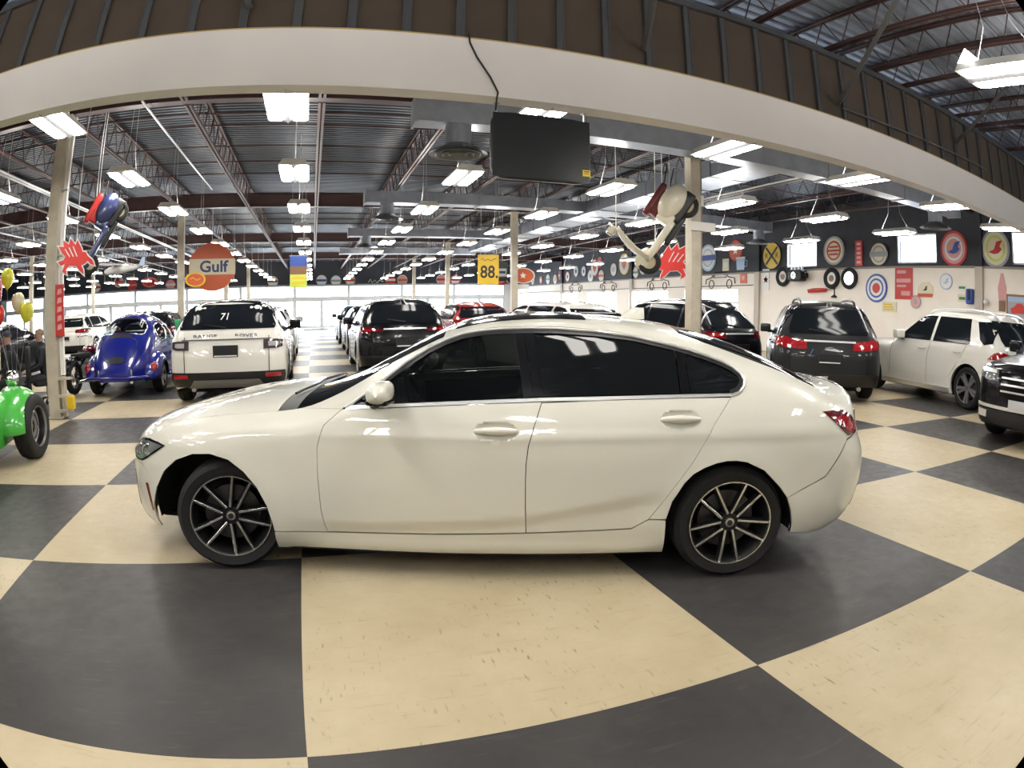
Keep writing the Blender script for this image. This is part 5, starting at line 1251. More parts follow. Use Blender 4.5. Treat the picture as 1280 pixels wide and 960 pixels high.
t = mk('wall_phone', 'dark blue vintage wall telephone box beside the pilaster', 'telephone', on_wall(5.86, 2.25)); mb = MB(); mb.rbox((0, 0, .07), (.26, .44, .14)); mb.build('telephone_case', E_b, t, 50); mb = MB(); mb.rbox((0, .04, .17), (.08, .3, .06)); mb.build('receiver', E_k, t, 50)
t = mk('small_plaque', 'small green and white plaque on the beige wall above another', 'sign', on_wall(6.19, 2.49)); plate(t, 'sign_plate', R4(-.16, -.09, .16, .09), 0, .015, E_w); plate(t, 'print_band', R4(-.12, -.03, .12, .04), .015, .018, E_g)
t = mk('small_plaque', 'small cream plaque low on the beige wall by the telephone box', 'sign', on_wall(6.18, 2.20)); plate(t, 'sign_plate', R4(-.17, -.11, .17, .11), 0, .015, E_cr); plate(t, 'print_band', R4(-.12, -.05, .12, .03), .015, .018, E_g)
t = mk('bottle_sign', 'tall pink and brown cut-out sign right of the pilaster', 'sign', on_wall(4.67, 2.52)); plate(t, 'sign_plate', [(-.13, -.32), (.13, -.32), (.16, .02), (.1, .2), (.04, .42), (-.04, .42), (-.1, .2), (-.16, .02)], 0, .02, E_p); plate(t, 'base_block', R4(-.12, -.62, .12, -.33), 0, .03, E_br)
t = mk('wall_lamp', 'small white globe lamp beside the pilaster', 'lamp', on_wall(5.22, 2.12)); mb = MB(); mb.sphere((0, 0, .12), .09, 16, 10); mb.build('lamp_globe', E_w, t, 60); mb = MB(); mb.cyl((0, 0, 0), (0, 0, .06), .05, 12); mb.build('lamp_base', E_gy, t, 40)
t = mk('framed_picture', 'dark framed picture of a red car at the right edge', 'picture', on_wall(4.0, 2.02)); plate(t, 'picture_frame', R4(-.5, -.36, .5, .36), 0, .04, E_br); plate(t, 'picture_sheet', R4(-.44, -.30, .44, .30), .04, .044, E_gy); plate(t, 'painted_car', [(-.3, -.15), (.35, -.15), (.38, 0), (.2, .03), (.08, .12), (-.1, .12), (-.22, .02), (-.34, -.02)], .044, .047, E_r); plate(t, 'painted_sky', R4(-.44, .16, .44, .30), .044, .046, E_lb)
t = mk('small_plaque', 'cream plaque with brown print behind the white SUV roof', 'sign', on_wall(9.07, 1.84)); plate(t, 'sign_plate', R4(-.3, -.16, .3, .16), 0, .015, E_cr)
for k in range(3): plate(t, 'print_band', R4(-.24, -.11 + .08 * k, .2 - .05 * k, -.06 + .08 * k), .015, .018, E_y)
round_sign('small grey round sign just above the white SUV roof', on_wall(7.99, 2.03), .20, E_gy, E_p, 'dot', E_gy)
def wall_tyre(label, y, z, bright=False):
    t = mk('tyre_light' if bright else 'tyre_ornament', label, 'lamp' if bright else 'tyre', on_wall(y, z)); mb = MB(); mb.lathe([(.20, .02), (.22, .10), (.29, .13), (.36, .10), (.37, .05), (.35, .0)], 36); mb.build('tyre', M_tyre, t, 40)
    if bright: disc(t, 'glowing_disc', 0, .27, .06, mat('glowing_round_sign', (1, 1, 1), .5, emis=(.8, .9, 1), es=5.), .03)
    else: disc(t, 'white_rim', .10, .22, .04, E_w, .03); disc(t, 'hub', 0, .11, .05, E_br, .04)
wall_tyre('old tyre with white rim hung beside the engine on the wall', 14.17, 2.87); wall_tyre('old tyre with white rim left of the glowing round sign', 11.64, 2.76); wall_tyre('glowing white round sign framed by a tyre', 10.81, 2.75, True)
t = mk('wall_engine', 'dark engine block mounted between the tyre and window on the beige wall', 'engine', on_wall(13.25, 2.88)); mb = MB(); mb.rbox((0, 0, .2), (.72, .42, .36)); mb.build('engine_block', M_black, t, 50)
for k in range(4): mb = MB(); mb.cyl((-.27 + .18 * k, .2, .2), (-.27 + .18 * k, .34, .2), .05, 10); mb.build('cylinder_head', M_alloy, t, 40)
disc(t, 'fan_pulley', .03, .13, .39, M_silver, .02); mb = MB(); mb.cyl((.36, 0, .2), (.5, 0, .2), .1, 14); mb.build('gearbox', M_gloss, t, 40)
t = mk('wall_plane', 'small red propeller plane ornament under the engine on the beige wall', 'ornament', on_wall(12.3, 2.35)); mb = MB(); mb.tube([(-.5, 0, .08), (-.2, 0, .1), (.3, .02, .09), (.5, .04, .08)], [.03, .07, .06, .02], 10); mb.build('fuselage', E_r, t, 50); plate(t, 'wing', [(-.5, -.1), (.45, -.06), (.45, .0), (-.5, -.02)], .06, .075, E_r); plate(t, 'tail_fin', [(.4, .03), (.52, .2), (.56, .2), (.52, .03)], .07, .085, E_w)
t = mk('wall_trophy', 'black trophy shaped ornament fixed to the wall beside the red plane', 'ornament', on_wall(12.0, 2.3)); t.location.y = 11.55; mb = MB(); mb.lathe([(.12, -.2), (.12, -.16), (.03, -.1), (.02, .1), (.05, .2), (.02, .36), (0, .4)], 16, ax='y'); mb.M = None; mb.build('trophy_body', M_black, t, 40)
for (y, z, n, l) in ((15.2, 2.78, 2, 'two small red and white square signs, one above the other, in the corner'),):
    t = mk('square_sign', l, 'sign', on_wall(y, z))
    for k in range(2): o = plate(t, 'sign_square', R4(-.2, -.42 + .44 * k, .2, -.02 + .44 * k), 0, .02, E_w); motif(o, 'star', .3, .021, E_r); o.children and None
t = mk('square_sign', 'pinkish red square sign with a pale emblem on the beige wall above the line drawing', 'sign', on_wall(16.6, 2.88)); plate(t, 'sign_plate', R4(-.22, -.22, .22, .22), 0, .02, E_o); motif(t, 'shield', .22, .02, E_p)
t = mk('small_plaque', 'cream rectangular plate on the dark wall under the red round sign', 'sign', on_wall(17.8, 3.48)); plate(t, 'sign_plate', R4(-.22, -.26, .22, .26), 0, .03, E_cr); plate(t, 'print_band', R4(-.15, -.1, .15, .1), .03, .034, E_w)
t = mk('wall_mug', 'blue and white mug shaped sign on the dark wall in the corner', 'sign', on_wall(16.75, 3.48)); plate(t, 'sign_plate', [(-.28, -.26), (.2, -.26), (.24, .22), (-.32, .22)], 0, .03, E_lb); plate(t, 'white_top', R4(-.33, .18, .26, .28), .0, .035, E_w); mb = MB(); mb.tube([(.22, .15, .02), (.40, .1, .02), (.38, -.1, .02), (.2, -.15, .02)], .022, 6); mb.build('mug_handle', E_lb, t, 50)
# line drawings of cars in wire
def line_car(label, y, z, s):
    t = mk('line_drawing', label, 'wall art', on_wall(y, z), 'wire car drawings')
    o = [(-1, -.15), (-.98, .05), (-.6, .12), (-.35, .34), (.25, .34), (.55, .14), (.95, .08), (1, -.15)]
    mb = MB(); mb.tube([(a * s, b * s, .02) for a, b in o], .022, 5); mb.build('body_line', E_k, t)
    mb = MB(); mb.tube([(a * s, b * s, .02) for a, b in [(-.48, .12), (-.3, .28), (.2, .28), (.42, .12), (-.48, .12)]], .016, 5); mb.build('window_line', E_k, t)
    for x in (-.6, .62): mb = MB(); mb.tube([(s * (x + .17 * math.cos(a)), s * (-.15 + .17 * math.sin(a)), .02) for a in np.linspace(0, 2 * PI, 17)[:-1]], .02, 5, closed=True); mb.build('wheel_line', E_k, t)
for y, l in ((18.2, 'black wire drawing of a car just right of the cream column'), (23.4, 'black wire drawing of a car just left of the cream column'), (29.0, 'black wire drawing of a car, third along the wall'), (33.7, 'black wire drawing of a car, farthest along the wall')): line_car(l, y, 2.82, 1.05)
rs = random.Random(5)
RS = [(41.8, 3.5, .3, E_w, E_cr, 'dot', E_gy), (40.0, 3.5, .3, E_r, E_p, 'dot', E_w), (38.6, 3.5, .36, E_w, E_w, 'bar', E_gy), (37.2, 3.45, .34, E_w, E_cr, 'lines', E_r), (36.3, 3.7, .34, E_r, E_o, 'bar', E_w), (35.0, 3.55, .36, E_r, E_w, 'dot', E_r), (33.6, 3.85, .38, E_gy, E_w, 'dot', E_b), (32.4, 3.8, .36, E_b, E_w, 'star', E_b), (31.4, 3.45, .38, E_w, E_w, 'dot', E_gy), (30.8, 3.95, .55, E_r, E_w, 'shield', E_o), (29.9, 3.42, .34, E_w, E_cr, 'bar', E_r), (30.1, 4.25, .32, E_p, E_r, 'dot', E_w),
      (28.3, 3.72, .36, E_w, E_w, 'lines', E_gy), (27.0, 3.98, .60, E_y, E_w, 'shield', E_o), (25.7, 3.45, .3, E_cr, E_w, 'bar', E_g), (24.9, 3.72, .42, E_gy, E_w, 'dot', E_g), (22.6, 3.85, .52, E_gy, E_p, 'lines', E_p), (21.2, 3.5, .3, E_k, E_w, 'dot', E_k)]
names = {id(E_w): 'white', id(E_r): 'red', id(E_gy): 'grey', id(E_b): 'blue', id(E_p): 'pink', id(E_y): 'yellow', id(E_cr): 'cream', id(E_k): 'black'}
mots = {'dot': 'a centre dot', 'bar': 'a centre bar', 'lines': 'three centre lines', 'star': 'a star', 'shield': 'a shield'}
mcn = {id(E_w): 'white', id(E_r): 'red', id(E_gy): 'grey', id(E_b): 'blue', id(E_p): 'pink', id(E_o): 'orange', id(E_g): 'green', id(E_k): 'black'}
for i, (y, z, r, a, b_, kind, c) in enumerate(RS):
    round_sign('small %s rimmed round sign with %s in %s far along the dark wall' % (names[id(a)], mots[kind], mcn[id(c)]) if i not in (9, 13) else ('round red and white shield sign far along the dark wall' if i == 9 else 'larger yellow rimmed round sign with an orange shield along the dark wall'), on_wall(y, z), r, a, b_, kind, c)
for i, (x, z, a, b_, c, n) in enumerate([(-15.97, 3.8, E_gy, E_w, E_r, 'grey'), (-13.94, 4.1, E_w, E_p, E_r, 'pale pink'), (-12.75, 3.8, E_r, E_r, E_p, 'plain red'), (-9.5, 3.7, E_r, E_p, E_w, 'pink and red'), (-1.28, 3.72, E_cr, E_w, E_br, 'cream'), (2.59, 3.74, E_w, E_w, E_b, 'white with blue'), (3.74, 3.7, E_lb, E_w, E_gy, 'pale blue'), (4.9, 3.72, E_gy, E_cr, E_r, 'grey and cream'), (8.13, 3.72, E_r, E_r, E_w, 'red'), (9.11, 3.7, E_cr, E_p, E_o, 'orange'), (12.34, 3.72, E_w, E_p, E_r, 'white and pink'), (13.5, 3.7, E_r, E_w, E_r, 'red and white')]):
    round_sign('%s round sign on the strip above the far windows' % n, on_wall(x, z, 'f'), .42, a, b_, 'bar', c)
t = mk('script_sign', 'white script sign on the strip above the far windows', 'sign', on_wall(6.96, 3.6, 'f')); mb = MB(); mb.tube([(-.6, -.05, .02), (-.45, .2, .02), (-.3, -.1, .02), (-.1, .12, .02), (.1, -.1, .02), (.3, .12, .02), (.6, -.02, .02)], .04, 5); mb.build('script_stroke', E_w, t, 50)

# --- hung signs
t = mk('fuel_sign', 'large round orange, white and blue fuel sign beside a cream column', 'sign', face((-1.30, 16.6, 2.88), (.12, -1, 0)))
disc(t, 'sign_disc', 0, .76, 0, E_o, .05); plate(t, 'white_band', [(-.74, -.24), (.74, -.24), (.74, .26), (-.74, .26)], .05, .056, E_cr)
lettering('Gulf', .50, flat('navy', (.02, .04, .16)), t, Matrix.Translation((.04, 0, .058)), .006, 'sign_lettering', 1.05, 0, .012)
mb = MB(); mb.cyl((0, .76, .025), (0, 2.3, .025), .012, 6); mb.build('hanging_rod', M_wire, t)
t = mk('oval_sign', 'small orange oval sign with yellow rim in front of the fuel sign', 'sign', face((-1.66, 15.6, 2.45), (.1, -1, 0))); disc(t, 'sign_plate', 0, .22, 0, E_y, .03, 28, (0, 0), 1.45); disc(t, 'sign_field', 0, .18, .03, E_o, .004, 28, (0, 0), 1.45); mb = MB(); mb.tube([(-.16, .02, .036), (-.06, .06, .036), (.04, -.02, .036), (.16, .03, .036)], .018, 5); mb.build('script_stroke', E_y, t); mb = MB(); mb.cyl((-.32, 0, .01), (-.40, 0, .01), .015, 6); mb.build('post_bracket', M_wire, t)
t = mk('oval_sign', 'red oval sign on the dark strip left of the fuel sign', 'sign', on_wall(-11.24, 3.95, 'f')); disc(t, 'sign_plate', 0, .42, 0, E_r, .04, 28, (0, 0), 1.7); disc(t, 'inner_ring', .30, .35, .04, E_p, .004, 28, (0, 0), 1.7)
t = mk('price_sign', 'yellow price sign with large black figures hung near the column', 'sign', face((7.46, 15.5, 2.66), (-.2, -1, 0))); plate(t, 'sign_board', R4(-.33, -.48, .33, .48), 0, .04, E_y)
lettering('88.', .56, E_k, t, Matrix.Translation((.03, -.10, .042)), .004, 'price_figures', .85, 0, .01); mb = MB(); mb.tube([(-.24, .30, .044), (-.2, .38, .044), (-.12, .28, .044), (-.02, .34, .044), (.08, .28, .044), (.16, .33, .044), (.26, .36, .044)], .014, 5); mb.build('script_stroke', E_br, t)
for s in (-.25, .25): mb = MB(); mb.cyl((s, .48, .02), (s, 2.5, .02), .008, 5); mb.build('hanging_wire', M_wire, t)
t = mk('pump_dial', 'black petrol pump head hung beside the yellow price sign', 'petrol pump', face((7.95, 15.6, 2.62), (-.2, -1, 0))); mb = MB(); mb.rbox((0, 0, 0), (.34, .66, .2)); mb.build('pump_case', M_black, t, 50); plate(t, 'dial_window', R4(-.13, -.18, .13, .08), .1, .105, E_gy); plate(t, 'dial_figures', R4(-.1, -.08, .1, 0), .106, .109, E_k); mb = MB(); mb.cyl((0, .33, 0), (0, 2.6, 0), .01, 5); mb.build('hanging_rod', M_wire, t)
t = mk('oval_sign', 'red oval sign with white rim right of the column by the price sign', 'sign', face((8.86, 16.2, 2.52), (-.2, -1, 0))); disc(t, 'sign_plate', 0, .27, 0, E_w, .03, 28, (0, 0), 1.5); disc(t, 'sign_field', 0, .24, .03, E_o, .004, 28, (0, 0), 1.5); plate(t, 'centre_star', star(.12), .035, .039, E_w); mb = MB(); mb.cyl((-.42, 0, .01), (-.30, 0, .01), .02, 6); mb.build('post_bracket', M_wire, t); plate(t, 'lower_plate', R4(-.2, -.46, .2, -.30), 0, .02, E_w)
t = mk('oval_sign', 'small red oval sign left of the column under the price sign', 'sign', face((8.02, 16.0, 2.32), (-.2, -1, 0))); disc(t, 'sign_plate', 0, .15, 0, E_r, .03, 28, (0, 0), 1.4); disc(t, 'sign_field', 0, .09, .03, E_p, .004, 28, (0, 0), 1.4); mb = MB(); mb.cyl((.2, 0, .01), (.30, -.1, .01), .015, 6); mb.build('post_bracket', M_wire, t)
t = mk('banner', 'narrow hanging banner, blue above and yellow green below, over the aisle', 'banner', face((1.52, 15.0, 2.58), (0, -1, 0))); plate(t, 'banner_cloth', R4(-.25, -.47, .25, .47), 0, .008, E_lime); plate(t, 'blue_picture', R4(-.25, .16, .25, .47), .008, .011, E_b); plate(t, 'brown_picture', R4(-.25, -.08, .25, .16), .008, .011, E_br)
for k in range(2): plate(t, 'text_band', R4(-.19, -.36 + .14 * k, .19, -.29 + .14 * k), .008, .011, E_y)
mb = MB(); mb.cyl((-.27, .47, .004), (.27, .47, .004), .012, 6); mb.cyl((-.2, .47, .004), (-.2, 2.7, .004), .005, 4); mb.cyl((.2, .47, .004), (.2, 2.7, .004), .005, 4); mb.build('hanging_rail', M_wire, t)
t = mk('post_sign', 'narrow upright dark red sign on the cream column beside the buggy', 'sign', face((-1.97, 5.575, 1.60), (.25, -1, 0))); mb = MB(); mb.bbox((-.075, -.38, -.02), (.075, .38, .02)); mb.build('sign_plate', E_r, t)
for k in range(5): plate(t, 'letter_mark', [(-.04, -.29 + .13 * k), (.04, -.27 + .13 * k), (.03, -.20 + .13 * k), (-.03, -.21 + .13 * k)], .02, .024, E_p)
PEG = [(0, .25), (.06, .40), (.18, .50), (.25, .62), (.33, .62), (.36, .72), (.48, .95), (.53, .82), (.68, 1.0), (.71, .84), (.88, .95), (.85, .78), (1.0, .80), (.90, .62), (.80, .52), (.85, .42), (1.0, .38), (.92, .28), (.80, .33), (.88, .12), (.75, .03), (.78, .17), (.68, .27), (.50, .25), (.40, .12), (.28, .0), (.30, .14), (.36, .26), (.26, .30), (.18, .38), (.10, .28)]
def winged_horse(label, M, w, h, flip):
    t = mk('winged_horse_sign', label, 'sign', M, 'red winged horse signs'); P = [((p[0] - .5) * w * (-1 if flip else 1), (p[1] - .5) * h) for p in PEG]
    plate(t, 'white_outline', shrink(P, -.018) , 0, .03, E_w); plate(t, 'red_figure', P, .03, .045, flat('bright_red', (.62, .035, .03)))
    for k in range(3):
        a = [(-.02 + .10 * k, .12), (.10 + .11 * k, .40 - .03 * k)]; mb = MB(); mb.tube([((-1 if flip else 1) * x * w, (y - .12) * h, .047) for x, y in a], .010, 5); mb.build('feather_line', E_w, t)
    mb = MB(); mb.cyl((0, .3 * h, .015), (0, 5.25 - M.translation.z, .015), .008, 5); mb.build('hanging_wire', M_wire, t)
winged_horse('red winged horse sign hanging left of the right hand cream column', face((8.73, 6.95, 2.43), (-.8, -1, 0)), .88, .72, False)
winged_horse('red winged horse sign hanging right of the cream column by the buggy', face((-1.53, 5.2, 2.33), (.4, -1, 0)), .58, .52, True)

# --- scooters hung from the roof
def scooter(label, loc, az, pitch, body, seatc, s=1.):
    e = Vector((math.cos(az), -math.sin(az), 0)); z = Vector((0, 0, 1)); n = e.cross(z)
    c, q = math.cos(pitch), math.sin(pitch)
    X = -e * c - z * q; Zv = -e * q + z * c; Y = Zv.cross(X)
    t = thing('hanging_scooter', label, 'scooter'); M = Matrix((X, Y, Zv)).transposed().to_4x4(); M.translation = Vector(loc); t.matrix_world = M @ Matrix.Scale(s, 4)
    for wx in (-.6, .6):
        mb = MB(); mb.lathe([(.12, .05), (.16, .06), (.20, .045), (.215, 0), (.20, -.045), (.16, -.06), (.12, -.05)], 28, (wx, 0, -.33), 'y'); o = mb.build('tyre', M_tyre, t, 40)
        mb = MB(); mb.lathe([(.125, .04), (.10, .02), (.04, .03), (0, .03)], 24, (wx, 0, -.33), 'y'); mb.lathe([(.125, -.04), (.10, -.02), (.04, -.03), (0, -.03)], 24, (wx, 0, -.33), 'y'); mb.build('rim', mat('cream_rim', (.50, .44, .28), .4), o, 40)
    rows = [[(.60 - .12 * k / 8 + .07 * math.sin(k / 8 * PI), y * (.30 - .1 * abs(k / 8 - .55)), -.28 + .72 * k / 8 - .0) for y in np.linspace(-1, 1, 9)] for k in range(9)]
    for r in rows:
        for i, p in enumerate(r): r[i] = (p[0] - .10 * (p[1] / .3) ** 2, p[1], p[2])
    mb = MB(); mb.grid(rows); o = mb.build('leg_shield', body, t, 60); o.modifiers.new('thick', 'SOLIDIFY').thickness = .02
    mb = MB(); mb.rbox((.19, 0, -.28), (.82, .42, .13)); mb.rbox((-.2, 0, -.14), (.22, .36, .30)); o = mb.build('floor_board', body, t, 50)
    for s_ in (1, -1):
        mb = MB(); mb.sphere((-.50, s_ * .14, -.08), .30, 18, 12, (1.15, .42, .68)); mb.build('engine_cowl', body, t, 60)
    mb = MB(); mb.sphere((.60, 0, -.22), .17, 16, 10, (1.25, .45, .8)); mb.build('front_mudguard', body, t, 60)
    mb = MB(); mb.rbox((-.38, 0, .20), (.66, .28, .12)); mb.rbox((-.36, 0, .06), (.5, .26, .22)); mb.build('seat', seatc, t, 50)
    mb = MB(); mb.tube([(.50, 0, .42), (.46, 0, .56)], .05, 10); mb.rbox((.50, 0, .52), (.16, .18, .14)); mb.tube([(.44, -.34, .58), (.47, -.1, .56), (.47, .1, .56), (.44, .34, .58)], .018, 8); mb.build('handlebar', body, t, 50)
    mb = MB(); mb.lathe([(0, .61), (.06, .60), (.075, .56)], 18, (0, 0, .52), 'x'); mb.build('headlight', M_chrome, t, 50)
    mb = MB(); mb.tube([(-.70, -.1, .22), (-.95, -.1, .34), (-.98, .1, .34), (-.70, .1, .22)], .012, 6); mb.tube([(-.75, -.1, .12), (-1.0, -.1, .22), (-1.0, .1, .22), (-.75, .1, .12)], .012, 6); mb.build('luggage_rack', M_black, t, 50)
    mb = MB(); mb.tube([(.60, .07, -.33), (.56, .06, -.05), (.50, 0, .42)], .02, 8); mb.build('fork', M_alloy, t, 50)
    mb = MB(); mb.rbox((-.52, 0, -.28), (.62, .24, .22)); mb.rbox((-.1, 0, -.40), (.6, .2, .1)); mb.build('engine', M_black, t, 50)
    inv = t.matrix_world.inverted()
    for p in ((.55, .0, .40), (.30, .0, -.26), (-.6, 0, .2)):
        a = t.matrix_world @ Vector(p); b = Vector((a.x, a.y, 5.2)); mb = MB(); mb.tube([p, inv @ b], .008, 5); mb.build('hanging_strap', E_w, t)
scooter('white scooter with a dark red seat hung nose down beside the right hand column', (7.60, 5.75, 2.98), math.radians(31), math.radians(56), mat('scooter_cream', (.66, .62, .50), .3, coat=.6), mat('dark_red_leather', (.12, .012, .012), .45))
scooter('dark blue scooter hung nose down behind the red winged horse at the left column', (-1.72, 6.35, 2.86), math.radians(-20), math.radians(60), mat('scooter_navy', (.02, .03, .10), .3, coat=.6), E_r, .8)
# --- model plane
t = thing('model_plane', 'white model propeller plane hung beneath the roof left of the fuel sign', 'model plane', (-2.77, 11.7, 2.55), -.35)
mb = MB(); mb.tube([(-.62, 0, 0), (-.5, 0, .01), (-.1, 0, .03), (.4, 0, .05), (.62, 0, .07)], [.05, .09, .10, .05, .02], 14); mb.build('fuselage', E_w, t, 50)
mb = MB(); mb.rbox((-.22, 0, .14), (.24, 1.5, .035)); mb.build('wing', E_w, t, 50)
mb = MB(); mb.rbox((.56, 0, .08), (.14, .5, .02)); mb.build('tailplane', E_w, t, 50); mb = MB(); mb.prism([(.46, .07), (.64, .07), (.66, .28), (.58, .28)], -.01, .01, 'y'); mb.build('tail_fin', E_lb, t)
mb = MB(); mb.box((-.65, 0, 0), (.015, .04, .44)); mb.build('propeller', E_k, t); mb = MB(); mb.rbox((-.15, 0, .09), (.26, .13, .1)); mb.build('cockpit', E_gy, t, 50)
for s in (.3, -.3): mb = MB(); mb.cyl((-.2, s, .15), (-.05, s * .3, 2.65), .004, 4); mb.build('hanging_wire', M_wire, t)
for s in (1, -1): mb = MB(); mb.tube([(-.3, s * .06, -.07), (-.32, s * .16, -.18)], .012, 6); mb.lathe([(0, .015), (.05, .015), (.05, -.015), (0, -.015)], 14, (-.32, s * .16, -.2), 'y'); mb.build('landing_wheel', E_k, t, 40)

# --- balloons tied above a weight
wt = thing('balloon_weight', 'small foil balloon weight on the floor behind the buggy', 'weight', (-3.3, 6.25, 0)); mb = MB(); mb.lathe([(0, .12), (.06, .11), (.08, .05), (.07, 0), (0, 0)], 16); mb.build('weight_body', E_r, wt, 40)
for (x, y, z, m, l) in ((-3.38, 6.2, 2.21, 'yellow', 'yellow balloon, topmost of the bunch'), (-3.52, 5.95, 1.94, 'red', 'deep red balloon under the topmost yellow one'), (-3.20, 6.35, 1.80, 'white', 'cream white balloon in the middle of the bunch'), (-2.93, 6.2, 1.63, 'yellow', 'yellow balloon, lowest of the bunch beside the column'), (-3.50, 6.05, 1.62, 'bright_red', 'bright red balloon, lowest at the picture edge'), (-3.78, 6.45, 2.10, 'pink', 'pink balloon behind the deep red one')):
    c = {'yellow': (.62, .60, .04), 'red': (.45, .015, .03), 'white': (.70, .62, .42), 'bright_red': (.60, .02, .015), 'pink': (.62, .25, .32)}[m]
    t = thing('balloon', l, 'balloon', (x, y, z), 0, 'bunch of balloons'); mb = MB(); mb.lathe([(0, .165), (.06, .155), (.105, .12), (.135, .05), (.135, -.01), (.115, -.08), (.07, -.14), (.025, -.175), (0, -.18)], 24); mb.build('balloon_skin', mat('balloon_' + m, c, .25, coat=.5), t, 60)
    mb = MB(); mb.lathe([(.006, -.175), (.02, -.20), (0, -.2)], 12); mb.build('balloon_knot', mat('balloon_' + m), t, 60)
    mb = MB(); e = Vector((-3.3 - x, 6.25 - y, .12 - z)); mb.tube([(0, 0, -.19), e * .5 + Vector((.02, .02, -.05)), e], .0015, 4); mb.build('balloon_string', E_w, t)
# --- bits around the columns and floor
t = thing('column_bracket', 'cream steel bracket with a yellow box at the foot of the cream column', 'bracket', (-2.16, 5.69, 0))
mb = MB(); mb.bbox((.14, -.06, .02), (.19, .06, .62)); mb.build('upright', M_post, t)
for z in (.12, .34, .60): mb = MB(); mb.bbox((.10, -.15, z - .02), (.36, -.105, z + .02)); mb.build('cross_bar', M_post, t)
mb = MB(); mb.rbox((.33, -.13, .24), (.13, .10, .2)); mb.build('yellow_box', E_y, t, 50)
t = thing('column_conduit', 'pale conduit pipe running up the side of the cream column by the buggy', 'pipe', (-2.16, 5.69, 0)); mb = MB(); mb.bbox((.135, -.03, .64), (.20, .04, 4.6)); mb.build('conduit_run', M_white, t)
for z in (1.2, 2.4, 3.4): mb = MB(); mb.bbox((.10, -.05, z), (.21, .05, z + .03)); mb.build('pipe_clip', E_gy, t)
t = thing('column_bracket', 'short white crossarm clamped high on the right hand cream column', 'bracket', (8.42, 5.69, 0)); mb = MB(); mb.bbox((-.14, -.14, 2.90), (.40, -.105, 3.06)); mb.build('crossarm', M_white, t); mb = MB(); mb.bbox((.10, -.06, .3), (.16, .06, 4.4)); mb.build('shaded_side_strip', mat('column_shade_tone', (.22, .19, .15), .5), t); mb = MB(); mb.bbox((.105, -.11, 3.35), (.165, -.105, 3.55)); mb.build('paper_label', E_w, t)  # darker strip beside the column stands for its shaded side
t = thing('pennant_flag', 'green pennant on a thin pole between the blue car and white SUV', 'flag', (-.88, 9.75, 0)); mb = MB(); mb.cyl((0, 0, 0), (0, 0, 1.36), .012, 6); mb.lathe([(0, .02), (.14, .02), (.15, 0), (0, 0)], 18); mb.build('flag_pole', E_gy, t)
mb = MB(); rows = [[(-.005 - .13 * u * (1 - .25 * v), .03 * math.sin(u * 4 + v * 5), 1.34 - .52 * v) for u in np.linspace(0, 1, 6)] for v in np.linspace(0, 1, 9)]; mb.grid(rows); o = mb.build('flag_cloth', flat('leaf_green', (.03, .32, .12)), t, 60); o.modifiers.new('thick', 'SOLIDIFY').thickness = .004
mb = MB(); mb.bbox((1.2, 40.5, 0), (3.0, 43.5, .012)); tag(mb.build('door_mat', mat('dark_mat', (.03, .03, .032), .9)), 'dark grey mat on the floor at the far end of the aisle', 'mat')
t = thing('display_board', 'pale beige upright board behind the two seated people', 'board', (-5.6, 8.3, 0)); mb = MB(); mb.rbox((0, 0, .78), (1.7, .06, 1.0)); mb.build('board_panel', E_cr, t, 30)
for s in (-.7, .7): mb = MB(); mb.bbox((s - .03, -.25, 0), (s + .03, .25, .04)); mb.bbox((s - .02, -.02, .04), (s + .02, .02, .3)); mb.build('board_foot', E_gy, t)
# ------------------------------------------------------------------ two seated people and their chairs
def skin_body(name, J, E, m, parent, sub=2):
    """one smooth skin over a jointed skeleton; J: {joint: (x, y, z, radius)}, E: bones"""
    K = list(J); me = bpy.data.meshes.new(name); me.from_pydata([J[k][:3] for k in K], [(K.index(a), K.index(b)) for a, b in E], [])
    o = bpy.data.objects.new(name, me); COL.objects.link(o)
    o.modifiers.new('skin', 'SKIN'); sv = me.skin_vertices[0].data
    for i, k in enumerate(K): r = J[k][3]; sv[i].radius = r if isinstance(r, tuple) else (r, r)
    sv[K.index('pelvis')].use_root = True
    s = o.modifiers.new('sub', 'SUBSURF'); s.levels = s.render_levels = sub
    bpy.context.view_layer.update(); d = bpy.data.meshes.new_from_object(o.evaluated_get(bpy.context.evaluated_depsgraph_get()))
    bpy.data.objects.remove(o); bpy.data.meshes.remove(me)
    d.polygons.foreach_set('use_smooth', [True] * len(d.polygons)); return d
M_skin = mat('skin', (.42, .25, .18), .5); M_jack = mat('dark_jacket_cloth', (.014, .015, .019), .8); M_trou = mat('dark_trousers', (.02, .02, .024), .8); M_shoe = mat('black_shoes', (.01, .01, .01), .5)
